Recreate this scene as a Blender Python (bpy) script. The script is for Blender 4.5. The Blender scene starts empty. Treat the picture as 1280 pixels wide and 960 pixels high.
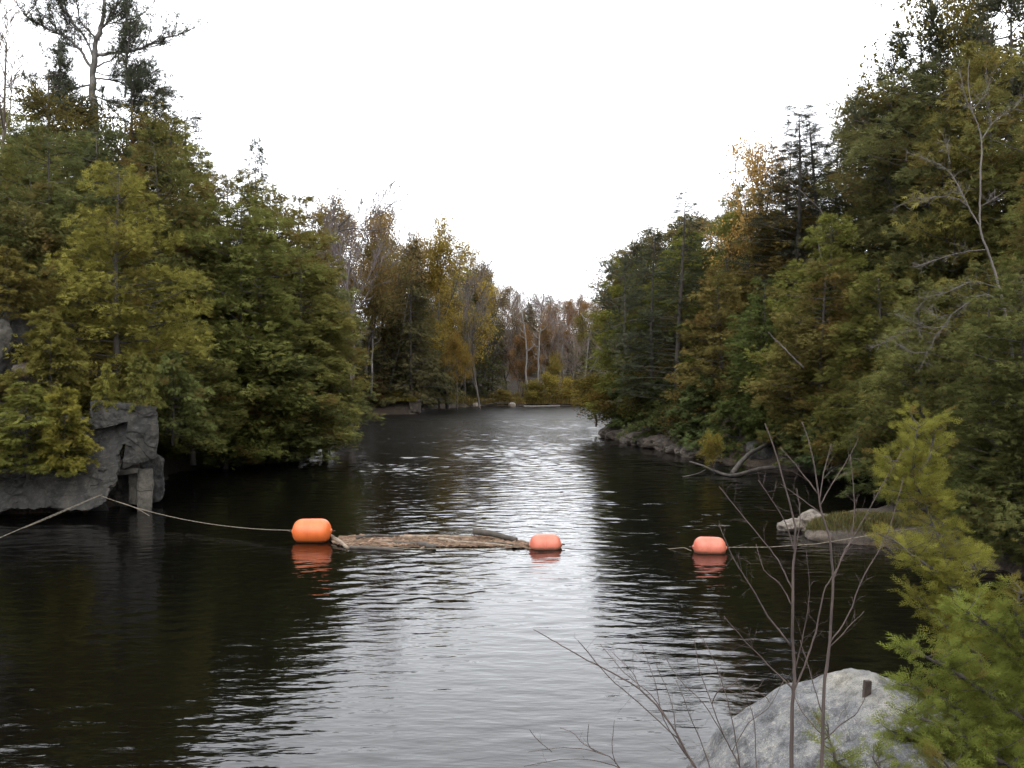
import bpy, bmesh, math, random
import numpy as np
from mathutils import Vector, noise

# ------------------------------------------------------------------ camera
F = 1108.0                      # focal length in pixels of the 1280 px wide photograph
HOR = 465.0                     # horizon row
CAMZ = 5.0
PITCH = math.atan((480 - HOR) / F)
scene = bpy.context.scene
COL = scene.collection
cam_d = bpy.data.cameras.new("camera")
cam = bpy.data.objects.new("camera", cam_d)
COL.objects.link(cam)
cam.location = (0, 0, CAMZ)
cam.rotation_euler = (math.pi / 2 - PITCH, 0, 0)
cam_d.sensor_width = 36.0
cam_d.lens = 36.0 * F / 1280.0
cam_d.clip_start = 0.1
cam_d.clip_end = 3000
scene.camera = cam

# ------------------------------------------------------------------ overcast sky and weak soft sun
SUN_EL, SUN_AZ = math.radians(42), math.radians(188)
world = bpy.data.worlds.new("World")
scene.world = world
world.use_nodes = True
wn, wl = world.node_tree.nodes, world.node_tree.links
wn.clear()
w_out = wn.new("ShaderNodeOutputWorld")
w_bg = wn.new("ShaderNodeBackground")
w_sky = wn.new("ShaderNodeTexSky")
w_sky.sky_type = 'NISHITA'
w_sky.sun_disc = False
w_sky.sun_elevation = SUN_EL
w_sky.sun_rotation = SUN_AZ
w_mix = wn.new("ShaderNodeMix")
w_mix.data_type = 'RGBA'
w_mix.inputs[0].default_value = 0.93          # closed white cloud cover over the clear sky
w_mix.inputs[7].default_value = (20.3, 20.7, 21.5, 1)
wl.new(w_sky.outputs[0], w_mix.inputs[6])
wl.new(w_mix.outputs[2], w_bg.inputs[0])
w_bg.inputs[1].default_value = 0.1
wl.new(w_bg.outputs[0], w_out.inputs[0])

sun_d = bpy.data.lights.new("sun", 'SUN')
sun_d.energy = 1.3
sun_d.angle = math.radians(60)
sun_d.color = (1.0, 0.96, 0.9)
sun = bpy.data.objects.new("sun", sun_d)
COL.objects.link(sun)
_sd = Vector((math.sin(SUN_AZ) * math.cos(SUN_EL), math.cos(SUN_AZ) * math.cos(SUN_EL), math.sin(SUN_EL)))
sun.rotation_euler = _sd.to_track_quat('Z', 'Y').to_euler()

vs = scene.view_settings
vs.view_transform = 'Standard'
vs.look = 'None'
vs.exposure = 0.72
vs.gamma = 1.0
vs.use_curve_mapping = False
scene.cycles.max_bounces = 4
scene.cycles.diffuse_bounces = 2
scene.cycles.glossy_bounces = 2
scene.cycles.transmission_bounces = 2
scene.cycles.use_denoising = True
scene.cycles.denoising_prefilter = 'ACCURATE'
scene.cycles.use_adaptive_sampling = True
scene.cycles.adaptive_threshold = 0.03

# ------------------------------------------------------------------ helpers
def ray(u, v):
    cx, cy = (u - 640) / F, (480 - v) / F
    c, s = math.cos(PITCH), math.sin(PITCH)
    return np.array([cx, c + cy * s, -s + cy * c])

def at(u, v, Y):
    """the point seen at photo pixel (u, v) whose distance along the valley is Y"""
    d = ray(u, v)
    return np.array([0, 0, CAMZ]) + d * (Y / d[1])

def on_water(u, v, z=0.0):
    d = ray(u, v)
    return np.array([0, 0, CAMZ]) + d * ((z - CAMZ) / d[2])

def proj(x, y, z):
    c, s = math.cos(PITCH), math.sin(PITCH)
    dz = z - CAMZ
    depth = y * c - dz * s
    up = y * s + dz * c
    return 640 + F * x / depth, 480 - F * up / depth

def tag(o, label=None, cat=None, group=None, kind=None):
    if label: o["label"] = label
    if cat: o["category"] = cat
    if group: o["group"] = group
    if kind: o["kind"] = kind
    return o

def mesh_np(name, V, T, mats=(), tint=None, smooth=False, mat_idx=None):
    """V (n,3), T (m,3) or (m,4) -> mesh datablock"""
    V = np.asarray(V, dtype=np.float32); T = np.asarray(T, dtype=np.int32)
    k = T.shape[1]
    me = bpy.data.meshes.new(name)
    me.vertices.add(len(V)); me.vertices.foreach_set("co", V.ravel())
    me.loops.add(T.size); me.loops.foreach_set("vertex_index", T.ravel())
    me.polygons.add(len(T))
    me.polygons.foreach_set("loop_start", np.arange(0, T.size, k, dtype=np.int32))
    me.polygons.foreach_set("loop_total", np.full(len(T), k, dtype=np.int32))
    if mat_idx is not None:
        me.polygons.foreach_set("material_index", np.asarray(mat_idx, dtype=np.int32))
    me.update(calc_edges=True)
    me.polygons.foreach_set("use_smooth", np.full(len(T), smooth, dtype=bool))
    if tint is not None:
        a = me.attributes.new("tint", 'FLOAT_COLOR', 'POINT')
        c = np.ones((len(V), 4), dtype=np.float32); c[:, :tint.shape[1]] = tint
        a.data.foreach_set("color", c.ravel())
    for m in mats: me.materials.append(m)
    return me

def link(name, me, parent=None, loc=None):
    o = bpy.data.objects.new(name, me)
    COL.objects.link(o)
    if parent is not None: o.parent = parent
    if loc is not None: o.location = loc
    return o

def empty(name, loc, rz=0.0, scale=(1, 1, 1)):
    o = bpy.data.objects.new(name, None)
    COL.objects.link(o)
    o.empty_display_size = 0.3
    o.location = loc; o.rotation_euler = (0, 0, rz); o.scale = scale
    return o

def unit(a):
    n = np.linalg.norm(a, axis=-1, keepdims=True)
    return a / np.maximum(n, 1e-9)

def tubes(P0, P1, R0, R1, sides=4):
    """arrays of straight tapered segments -> V, T (quads as triangles)"""
    P0 = np.asarray(P0, float); P1 = np.asarray(P1, float)
    R0 = np.asarray(R0, float); R1 = np.asarray(R1, float)
    d = unit(P1 - P0)
    ref = np.where(np.abs(d[:, 2:3]) > 0.9, np.array([[1., 0, 0]]), np.array([[0., 0, 1]]))
    a = unit(np.cross(d, ref)); b = np.cross(d, a)
    n = len(P0)
    ang = np.arange(sides) * 2 * math.pi / sides
    ring = a[:, None] * np.cos(ang)[None, :, None] + b[:, None] * np.sin(ang)[None, :, None]
    V = np.concatenate([P0[:, None] + ring * R0[:, None, None], P1[:, None] + ring * R1[:, None, None]], 1)
    V = V.reshape(-1, 3)
    base = (np.arange(n) * 2 * sides)[:, None]
    i = np.arange(sides); j = (i + 1) % sides
    q = np.stack([i, j, j + sides, i + sides], 1)
    t = np.concatenate([q[:, [0, 1, 2]], q[:, [0, 2, 3]]])
    T = (base[:, None] + t[None]).reshape(-1, 3)
    return V, T

def poly_tube(pts, r0, r1, sides=6, sub=1, wob=0.0, rnd=None):
    """one continuous tapered tube along a polyline (smooth Catmull-Rom)"""
    P = np.asarray(pts, float)
    if sub > 1 and len(P) > 2:
        ext = np.vstack([2 * P[0] - P[1], P, 2 * P[-1] - P[-2]])
        out = []
        for i in range(len(P) - 1):
            a, b, c, d = ext[i:i + 4]
            for k in range(sub):
                t = k / sub
                out.append(0.5 * ((2 * b) + (c - a) * t + (2 * a - 5 * b + 4 * c - d) * t * t + (-a + 3 * b - 3 * c + d) * t ** 3))
        out.append(P[-1]); P = np.array(out)
    elif sub > 1:
        P = np.array([P[0] + (P[1] - P[0]) * k / sub for k in range(sub + 1)])
    n = len(P)
    if wob and rnd is not None:
        P[1:-1] += rnd.normal(0, wob, (n - 2, 3))
    R = np.linspace(r0, r1, n) if np.isscalar(r0) else np.asarray(r0)
    tan = unit(np.gradient(P, axis=0))
    ref = np.array([0.31, 0.2, 0.93])
    a = unit(np.cross(tan, ref)); b = np.cross(tan, a)
    ang = np.arange(sides) * 2 * math.pi / sides
    V = P[:, None] + (a[:, None] * np.cos(ang)[None, :, None] + b[:, None] * np.sin(ang)[None, :, None]) * R[:, None, None]
    V = V.reshape(-1, 3)
    i = np.arange(sides); j = (i + 1) % sides
    q = np.stack([i, j, j + sides, i + sides], 1)
    t = np.concatenate([q[:, [0, 1, 2]], q[:, [0, 2, 3]]])
    T = ((np.arange(n - 1) * sides)[:, None, None] + t[None]).reshape(-1, 3)
    m = len(V)
    V = np.vstack([V, P[0], P[-1]])
    T = np.vstack([T, np.stack([j, i, np.full(sides, m)], 1), np.stack([i + (n - 1) * sides, j + (n - 1) * sides, np.full(sides, m + 1)], 1)])
    return V, T

def join(parts):
    Vs, Ts, off = [], [], 0
    for V, T in parts:
        Vs.append(V); Ts.append(T + off); off += len(V)
    return np.vstack(Vs), np.vstack(Ts)

def vnoise(P, scale, seed=0.0):
    """smooth value noise on an (n,3) array, numpy only, about -1..1"""
    Q = P * scale + np.array([seed * 17.31, seed * 7.77, seed * 3.13])
    I = np.floor(Q).astype(np.int64); f = Q - I
    f = f * f * (3 - 2 * f)
    def h(dx, dy, dz):
        n = (I[:, 0] + dx) * 374761393 + (I[:, 1] + dy) * 668265263 + (I[:, 2] + dz) * 2147483647
        n = (n ^ (n >> 13)) * 1274126177
        n = n ^ (n >> 16)
        return (n & 0xffff) / 32767.5 - 1
    r = 0
    for dx in (0, 1):
        for dy in (0, 1):
            for dz in (0, 1):
                w = (f[:, 0] if dx else 1 - f[:, 0]) * (f[:, 1] if dy else 1 - f[:, 1]) * (f[:, 2] if dz else 1 - f[:, 2])
                r = r + w * h(dx, dy, dz)
    return r

def fbm(P, scale, oct=4, seed=0.0, gain=0.5):
    r, a = 0, 1.0
    for k in range(oct):
        r = r + a * vnoise(P, scale * 2 ** k, seed + k * 1.7); a *= gain
    return r

# ------------------------------------------------------------------ materials
def new_mat(name):
    m = bpy.data.materials.new(name); m.use_nodes = True
    nt = m.node_tree
    nt.nodes.clear()
    out = nt.nodes.new("ShaderNodeOutputMaterial")
    return m, nt.nodes, nt.links, out

def ramp(n, stops):
    r = n.new("ShaderNodeValToRGB")
    e = r.color_ramp.elements
    while len(e) < len(stops): e.new(0.5)
    for el, (p, c) in zip(e, stops):
        el.position = p; el.color = (c[0], c[1], c[2], 1)
    return r

def leaf_material(name, dead=(0.13, 0.062, 0.018), trans=0.42):
    m, n, l, out = new_mat(name)
    oi = n.new("ShaderNodeObjectInfo")
    at_ = n.new("ShaderNodeAttribute"); at_.attribute_name = "tint"
    sep = n.new("ShaderNodeSeparateColor"); l.new(at_.outputs[0], sep.inputs[0])
    mr = n.new("ShaderNodeMapRange"); mr.inputs[3].default_value = 0.5; mr.inputs[4].default_value = 1.5
    l.new(sep.outputs[0], mr.inputs[0])
    mul = n.new("ShaderNodeMix"); mul.data_type = 'RGBA'; mul.blend_type = 'MULTIPLY'; mul.inputs[0].default_value = 1
    l.new(oi.outputs["Color"], mul.inputs[6]); l.new(mr.outputs[0], mul.inputs[7])
    mx = n.new("ShaderNodeMix"); mx.data_type = 'RGBA'
    l.new(sep.outputs[1], mx.inputs[0]); l.new(mul.outputs[2], mx.inputs[6])
    mx.inputs[7].default_value = (*dead, 1)
    di = n.new("ShaderNodeBsdfDiffuse"); tr = n.new("ShaderNodeBsdfTranslucent")
    l.new(mx.outputs[2], di.inputs[0]); l.new(mx.outputs[2], tr.inputs[0])
    ms = n.new("ShaderNodeMixShader"); ms.inputs[0].default_value = trans
    l.new(di.outputs[0], ms.inputs[1]); l.new(tr.outputs[0], ms.inputs[2])
    l.new(ms.outputs[0], out.inputs[0])
    return m

def bark_material(name, c0, c1, scale=6.0, use_obj=False):
    m, n, l, out = new_mat(name)
    tc = n.new("ShaderNodeTexCoord")
    mp = n.new("ShaderNodeMapping"); mp.inputs[3].default_value = (1, 1, 0.25)
    l.new(tc.outputs["Object"], mp.inputs[0])
    no = n.new("ShaderNodeTexNoise"); no.inputs["Scale"].default_value = scale; no.inputs["Detail"].default_value = 6
    l.new(mp.outputs[0], no.inputs[0])
    r = ramp(n, [(0.3, c0), (0.7, c1)]); l.new(no.outputs[0], r.inputs[0])
    p = n.new("ShaderNodeBsdfPrincipled"); p.inputs["Roughness"].default_value = 0.9
    col = r.outputs[0]
    if use_obj:
        oi = n.new("ShaderNodeObjectInfo")
        mul = n.new("ShaderNodeMix"); mul.data_type = 'RGBA'; mul.blend_type = 'MULTIPLY'; mul.inputs[0].default_value = 1
        l.new(oi.outputs["Color"], mul.inputs[6]); l.new(col, mul.inputs[7]); col = mul.outputs[2]
    l.new(col, p.inputs["Base Color"])
    b = n.new("ShaderNodeBump"); b.inputs[0].default_value = 0.6; b.inputs[1].default_value = 0.03
    l.new(no.outputs[0], b.inputs["Height"]); l.new(b.outputs[0], p.inputs["Normal"])
    l.new(p.outputs[0], out.inputs[0])
    return m

def rock_material(name, c0, c1, c2, lichen=(0.5, 0.48, 0.42), lichen_amt=0.3, scale=1.0, top_lichen=False, streak=False):
    m, n, l, out = new_mat(name)
    tc = n.new("ShaderNodeTexCoord")
    n1 = n.new("ShaderNodeTexNoise"); n1.inputs["Scale"].default_value = 1.3 * scale; n1.inputs["Detail"].default_value = 8
    n1.inputs["Roughness"].default_value = 0.65
    if streak:
        mp = n.new("ShaderNodeMapping"); mp.inputs[3].default_value = (1.6, 1.6, 0.45)
        l.new(tc.outputs["Object"], mp.inputs[0]); l.new(mp.outputs[0], n1.inputs[0])
    else:
        l.new(tc.outputs["Object"], n1.inputs[0])
    r = ramp(n, [(0.32, c0), (0.5, c1), (0.68, c2)]); l.new(n1.outputs[0], r.inputs[0])
    n2 = n.new("ShaderNodeTexNoise"); n2.inputs["Scale"].default_value = 7 * scale; n2.inputs["Detail"].default_value = 7
    n2.inputs["Roughness"].default_value = 0.75
    l.new(tc.outputs["Object"], n2.inputs[0])
    r2 = ramp(n, [(0.52, (0, 0, 0)), (0.64, (1, 1, 1))]); l.new(n2.outputs[0], r2.inputs[0])
    fac = n.new("ShaderNodeMath"); fac.operation = 'MULTIPLY'; fac.inputs[1].default_value = lichen_amt
    l.new(r2.outputs[0], fac.inputs[0])
    facs = fac.outputs[0]
    if top_lichen:      # lichen crust prefers the weathered upper faces
        ge = n.new("ShaderNodeNewGeometry"); sx = n.new("ShaderNodeSeparateXYZ"); l.new(ge.outputs["Position"], sx.inputs[0])
        mr = n.new("ShaderNodeMapRange"); mr.inputs[1].default_value = 1.85; mr.inputs[2].default_value = 2.25
        n3 = n.new("ShaderNodeTexNoise"); n3.inputs["Scale"].default_value = 1.7; n3.inputs["Detail"].default_value = 5
        l.new(tc.outputs["Object"], n3.inputs[0])
        ad = n.new("ShaderNodeMath"); ad.operation = 'MULTIPLY_ADD'; ad.inputs[1].default_value = 1.5; l.new(n3.outputs[0], ad.inputs[0])
        sb = n.new("ShaderNodeMath"); sb.operation = 'SUBTRACT'; l.new(sx.outputs[2], sb.inputs[0]); sb.inputs[1].default_value = 0.75
        l.new(sb.outputs[0], ad.inputs[2]); l.new(ad.outputs[0], mr.inputs[0])
        mu = n.new("ShaderNodeMath"); mu.operation = 'MAXIMUM'; l.new(mr.outputs[0], mu.inputs[0]); l.new(facs, mu.inputs[1])
        mm = n.new("ShaderNodeMath"); mm.operation = 'MULTIPLY'; mm.inputs[1].default_value = 0.75; l.new(mu.outputs[0], mm.inputs[0])
        facs = mm.outputs[0]
    mx = n.new("ShaderNodeMix"); mx.data_type = 'RGBA'; mx.inputs[7].default_value = (*lichen, 1)
    l.new(facs, mx.inputs[0]); l.new(r.outputs[0], mx.inputs[6])
    # mineral speckle
    vo = n.new("ShaderNodeTexNoise"); vo.inputs["Scale"].default_value = 45 * scale; vo.inputs["Detail"].default_value = 3
    l.new(tc.outputs["Object"], vo.inputs[0])
    r3 = ramp(n, [(0.36, (0.55, 0.55, 0.55)), (0.5, (1, 1, 1)), (0.7, (1.35, 1.35, 1.35))]); l.new(vo.outputs[0], r3.inputs[0])
    mul = n.new("ShaderNodeMix"); mul.data_type = 'RGBA'; mul.blend_type = 'MULTIPLY'; mul.inputs[0].default_value = 0.8
    l.new(mx.outputs[2], mul.inputs[6]); l.new(r3.outputs[0], mul.inputs[7])
    # dark weathering patches and hairline cracks
    n5 = n.new("ShaderNodeTexNoise"); n5.inputs["Scale"].default_value = 2.6 * scale; n5.inputs["Detail"].default_value = 10; n5.inputs["Roughness"].default_value = 0.72
    l.new(tc.outputs["Object"], n5.inputs[0])
    r5 = ramp(n, [(0.36, (0.35, 0.34, 0.33)), (0.5, (1, 1, 1))]); l.new(n5.outputs[0], r5.inputs[0])
    vc = n.new("ShaderNodeTexVoronoi"); vc.feature = 'DISTANCE_TO_EDGE'; vc.inputs["Scale"].default_value = 0.75 * scale
    wv_ = n.new("ShaderNodeVectorMath"); wv_.operation = 'MULTIPLY_ADD'; wv_.inputs[1].default_value = (0.5, 0.5, 0.5)
    l.new(n5.outputs[1], wv_.inputs[0]); l.new(tc.outputs["Object"], wv_.inputs[2]); l.new(wv_.outputs[0], vc.inputs["Vector"])
    r6 = ramp(n, [(0.0, (0.3, 0.3, 0.3)), (0.02, (1, 1, 1))]); l.new(vc.outputs["Distance"], r6.inputs[0])
    mu5 = n.new("ShaderNodeMix"); mu5.data_type = 'RGBA'; mu5.blend_type = 'MULTIPLY'; mu5.inputs[0].default_value = 0.75
    l.new(mul.outputs[2], mu5.inputs[6]); l.new(r5.outputs[0], mu5.inputs[7])
    mu6 = n.new("ShaderNodeMix"); mu6.data_type = 'RGBA'; mu6.blend_type = 'MULTIPLY'; mu6.inputs[0].default_value = 0.7
    l.new(mu5.outputs[2], mu6.inputs[6]); l.new(r6.outputs[0], mu6.inputs[7])
    p = n.new("ShaderNodeBsdfPrincipled"); p.inputs["Roughness"].default_value = 0.85
    l.new(mu6.outputs[2], p.inputs["Base Color"])
    b = n.new("ShaderNodeBump"); b.inputs[0].default_value = 0.7; b.inputs[1].default_value = 0.05
    l.new(n2.outputs[0], b.inputs["Height"])
    b2 = n.new("ShaderNodeBump"); b2.inputs[0].default_value = 0.5; b2.inputs[1].default_value = 0.01
    l.new(vo.outputs[0], b2.inputs["Height"]); l.new(b.outputs[0], b2.inputs["Normal"])
    l.new(b2.outputs[0], p.inputs["Normal"])
    l.new(p.outputs[0], out.inputs[0])
    return m

M_LEAF = leaf_material("cedar_foliage", dead=(0.12, 0.078, 0.026))
M_NEEDLE = leaf_material("needle_foliage", dead=(0.07, 0.05, 0.022), trans=0.35)
M_BROAD = leaf_material("broad_leaves", dead=(0.12, 0.07, 0.024), trans=0.4)
M_BARK = bark_material("grey_brown_bark", (0.02, 0.016, 0.013), (0.055, 0.046, 0.038))
M_PALE = bark_material("pale_weathered_bark", (0.07, 0.063, 0.056), (0.16, 0.148, 0.135))
M_TWIG = bark_material("twig_bark", (0.6, 0.6, 0.6), (1.2, 1.2, 1.2), use_obj=True)
M_SAPLING = bark_material("sapling_bark", (0.028, 0.02, 0.017), (0.07, 0.05, 0.042), scale=20)
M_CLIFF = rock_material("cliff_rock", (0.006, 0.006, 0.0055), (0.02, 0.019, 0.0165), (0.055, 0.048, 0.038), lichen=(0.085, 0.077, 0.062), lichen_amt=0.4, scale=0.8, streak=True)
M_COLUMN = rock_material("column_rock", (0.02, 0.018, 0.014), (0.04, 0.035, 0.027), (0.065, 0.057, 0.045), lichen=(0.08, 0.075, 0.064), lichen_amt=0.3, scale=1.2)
M_BOULDER = rock_material("boulder_rock", (0.045, 0.046, 0.048), (0.10, 0.101, 0.104), (0.17, 0.166, 0.157), lichen=(0.31, 0.288, 0.232), lichen_amt=0.65, scale=2.2, top_lichen=True)
M_BANKROCK = rock_material("bank_rock", (0.02, 0.015, 0.011), (0.048, 0.036, 0.026), (0.09, 0.07, 0.052), lichen=(0.14, 0.12, 0.095), lichen_amt=0.2)
M_PALEROCK = rock_material("pale_rock", (0.08, 0.067, 0.055), (0.14, 0.118, 0.095), (0.21, 0.18, 0.145), lichen=(0.26, 0.235, 0.2), lichen_amt=0.25, scale=3)

def ground_material():
    m, n, l, out = new_mat("forest_floor")
    tc = n.new("ShaderNodeTexCoord")
    n1 = n.new("ShaderNodeTexNoise"); n1.inputs["Scale"].default_value = 0.5; n1.inputs["Detail"].default_value = 9; n1.inputs["Roughness"].default_value = 0.7
    l.new(tc.outputs["Object"], n1.inputs[0])
    r = ramp(n, [(0.3, (0.014, 0.010, 0.006)), (0.5, (0.042, 0.027, 0.016)), (0.7, (0.065, 0.045, 0.022))]); l.new(n1.outputs[0], r.inputs[0])
    n2 = n.new("ShaderNodeTexNoise"); n2.inputs["Scale"].default_value = 9; n2.inputs["Detail"].default_value = 5
    l.new(tc.outputs["Object"], n2.inputs[0])
    mx = n.new("ShaderNodeMix"); mx.data_type = 'RGBA'; mx.blend_type = 'MULTIPLY'; mx.inputs[0].default_value = 0.7
    l.new(r.outputs[0], mx.inputs[6]); l.new(n2.outputs[0], mx.inputs[7])
    p = n.new("ShaderNodeBsdfPrincipled"); p.inputs["Roughness"].default_value = 0.95
    l.new(mx.outputs[2], p.inputs["Base Color"])
    b = n.new("ShaderNodeBump"); b.inputs[1].default_value = 0.15; l.new(n2.outputs[0], b.inputs["Height"]); l.new(b.outputs[0], p.inputs["Normal"])
    l.new(p.outputs[0], out.inputs[0])
    return m

def water_material():
    m, n, l, out = new_mat("dark_river_water")
    tc = n.new("ShaderNodeTexCoord")
    def layer(scale, rot, nscale, detail, rough=0.5):
        mp = n.new("ShaderNodeMapping"); mp.inputs[3].default_value = scale; mp.inputs[2].default_value = (0, 0, math.radians(rot))
        l.new(tc.outputs["Object"], mp.inputs[0])
        t = n.new("ShaderNodeTexNoise"); t.inputs["Scale"].default_value = nscale; t.inputs["Detail"].default_value = detail
        t.inputs["Roughness"].default_value = rough
        l.new(mp.outputs[0], t.inputs[0])
        return t.outputs[0]
    b = layer((2.2, 6.0, 1), 7, 1.0, 2.0)           # finest ripples
    bp = n.new("ShaderNodeBump"); bp.inputs[0].default_value = 1.0; bp.inputs[1].default_value = WAVE
    l.new(b, bp.inputs["Height"])
    p = n.new("ShaderNodeBsdfPrincipled")
    p.inputs["Base Color"].default_value = (0.0014, 0.0013, 0.0012, 1)
    sx = n.new("ShaderNodeSeparateXYZ"); l.new(tc.outputs["Object"], sx.inputs[0])
    mr = n.new("ShaderNodeMapRange"); mr.inputs[1].default_value = 22; mr.inputs[2].default_value = 110      # wavelets too small for the sheet, in the windy reach
    mr.inputs[3].default_value = 0.03; mr.inputs[4].default_value = 0.33
    l.new(sx.outputs[1], mr.inputs[0]); l.new(mr.outputs[0], p.inputs["Roughness"])
    p.inputs["IOR"].default_value = 1.333
    l.new(bp.outputs[0], p.inputs["Normal"])
    l.new(p.outputs[0], out.inputs[0])
    return m
WAVE = 0.010
M_GROUND = ground_material()
M_WATER = water_material()

def simple_mat(name, c0, c1, scale, rough=0.8, detail=5, bump=0.0, spec=0.5):
    m, n, l, out = new_mat(name)
    tc = n.new("ShaderNodeTexCoord")
    n1 = n.new("ShaderNodeTexNoise"); n1.inputs["Scale"].default_value = scale; n1.inputs["Detail"].default_value = detail
    l.new(tc.outputs["Object"], n1.inputs[0])
    r = ramp(n, [(0.35, c0), (0.65, c1)]); l.new(n1.outputs[0], r.inputs[0])
    p = n.new("ShaderNodeBsdfPrincipled"); p.inputs["Roughness"].default_value = rough
    p.inputs["Specular IOR Level"].default_value = spec
    l.new(r.outputs[0], p.inputs["Base Color"])
    if bump:
        b = n.new("ShaderNodeBump"); b.inputs[1].default_value = bump; l.new(n1.outputs[0], b.inputs["Height"]); l.new(b.outputs[0], p.inputs["Normal"])
    l.new(p.outputs[0], out.inputs[0])
    return m

# ------------------------------------------------------------------ terrain
XL = np.array([(-80, -12), (-12, -12), (0, -14), (11, -14), (20, -17), (27, -20), (30.5, -20), (31.8, -15), (34, -14.5), (40, -16), (44, -17), (47, -15), (49, -12.6), (52, -12),
      (56, -12.6), (69, -15.5), (85, -18.5), (98, -20.5), (102, -20), (104.5, -12), (109, -11.6), (118, -11), (129, -5.5), (136, -3), (400, -3)], float)
XR = np.array([(-80, 3), (0, 3), (7, 4.5), (10, 6.0), (13, 8.5), (18, 12.2), (21, 12.6), (24, 11.9), (25.5, 10.1), (27.5, 9.7), (29, 10.6), (33, 15), (38, 17.5), (41, 17),
      (44, 14.4), (48, 11.9), (52, 10.8), (57, 9.8), (63, 8.3), (67, 7.5), (72, 8.4), (90, 11), (110, 14), (125, 13), (131, 11), (400, 11)], float)
YF = np.array([(-400, 110), (-40, 112), (-12, 121), (-5, 129), (3, 131), (11, 130), (40, 128), (400, 120)], float)
YN = np.array([(-400, 4), (-25, 5), (-14, 6), (0, 7), (2.5, 9), (5, 8.5), (40, 6), (400, 5)], float)
SKY = np.array([(-400, 60), (-100, 90), (0, 105), (40, 118), (100, 140), (190, 128), (225, 140), (265, 175), (290, 212), (340, 222), (380, 245), (440, 264), (470, 290), (500, 302), (560, 318), (595, 340),
      (625, 363), (660, 364), (700, 372), (742, 383), (760, 360), (790, 312), (840, 268), (870, 240), (910, 208), (960, 192), (985, 150), (1020, 140), (1045, 150),
      (1080, 108), (1140, 55), (1180, 18), (1215, -2), (1280, -10), (1400, -30), (1700, -60)], float)

def sky_z(x, y):
    u = 640 + F * x / np.maximum(y, 1.0)
    return CAMZ + (HOR - np.interp(u, SKY[:, 0], SKY[:, 1])) * y / F

def shore_d(x, y):
    x = np.asarray(x, float); y = np.asarray(y, float)
    dl = np.interp(y, XL[:, 0], XL[:, 1]) - x
    dr = x - np.interp(y, XR[:, 0], XR[:, 1])
    df = y - np.interp(x, YF[:, 0], YF[:, 1])
    dn = np.interp(x, YN[:, 0], YN[:, 1]) - y
    return np.maximum(np.maximum(dl, dr), np.maximum(df, dn)), dl, dr, df, dn

def height(x, y):
    x = np.asarray(x, float); y = np.asarray(y, float)
    d, dl, dr, df, dn = shore_d(x, y)
    P = np.stack([x, y, np.zeros_like(x)], -1).reshape(-1, 3)
    nz = fbm(P, 0.11, 4, 3.0).reshape(x.shape)
    nb = fbm(P, 0.7, 3, 8.0).reshape(x.shape)
    dd = np.maximum(d + 0.5 * nb, 0)
    side = np.maximum(dl, dr)
    rise = np.where(dr > dl, 0.62, 0.52)
    plate = np.where(dr > dl, 17.0, 15.0)
    # the far shore starts with a flat meadow, then a hill
    far = 0.35 + 0.22 * np.maximum(df - 9, 0)
    slope = 0.55 * (1 - np.exp(-dd / 0.4)) + rise * dd
    hill = plate * (1 - np.exp(-slope / plate * 1.15))
    farh = np.minimum(far, 26)
    h = np.where((df > side) & (df > dn), np.minimum(farh, hill + 0.3), hill)
    near = np.minimum(0.5 * dd + 0.2, 3.4)
    isn = (dn >= side) & (dn >= df)
    h = np.where(isn, near, h)
    h = h + nz * np.minimum(dd * 0.12, 1.2) + nb * np.minimum(dd * 0.1, 0.12)
    # ground stays under the tree tops of the skyline
    cap = np.where(y > 22, np.maximum(sky_z(x, y) * 0.62, 0.8), 1e3)
    h = np.minimum(h, cap + np.where(h > cap, (h - cap) * 0.08, 0))
    h = np.where((y > 21) & (y < 33) & (x > 0), np.minimum(h, 0.45 + 0.6 * np.maximum(0, x - 13.5)), h)
    h = np.where((x < -9) & (y > 98) & (y < 112), np.minimum(h, 0.75 + 0.5 * np.maximum(0, y - 107) + 0.35 * np.maximum(0, -19.5 - x)), h)
    bed = -np.minimum(1.6, 0.15 - 0.7 * np.minimum(d, 0))
    # standing place of the photographer and the slope in front of it stay below the view
    fore = np.where((y < 14) & (np.abs(x) < 9), np.minimum(h, 3.35 - 0.47 * np.maximum(y, 0) + 0.02 * np.abs(x)), h)
    return np.where(d > 0, fore, bed)

def hz(x, y):
    return float(height(np.array([x]), np.array([y]))[0])

def build_terrain():
    gx = np.concatenate([np.linspace(-700, -110, 14)[:-1], np.linspace(-110, -34, 40)[:-1], np.arange(-34, 34, 0.65), np.linspace(34, 110, 40), np.linspace(110, 700, 14)[1:]])
    gy = np.concatenate([np.linspace(-300, -14, 10)[:-1], np.arange(-14, 136, 0.75), np.linspace(136, 260, 60), np.linspace(260, 900, 14)[1:]])
    X, Y = np.meshgrid(gx, gy)
    Z = height(X, Y)
    V = np.stack([X, Y, Z], -1).reshape(-1, 3)
    nx, ny = len(gx), len(gy)
    i = (np.arange(ny - 1)[:, None] * nx + np.arange(nx - 1)[None]).ravel()
    Q = np.stack([i, i + 1, i + 1 + nx, i + nx], 1)
    o = link("terrain", mesh_np("terrain", V, Q, [M_GROUND], smooth=True))
    tag(o, "brown wooded valley sides and river bed", "terrain", kind="structure")
build_terrain()

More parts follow.
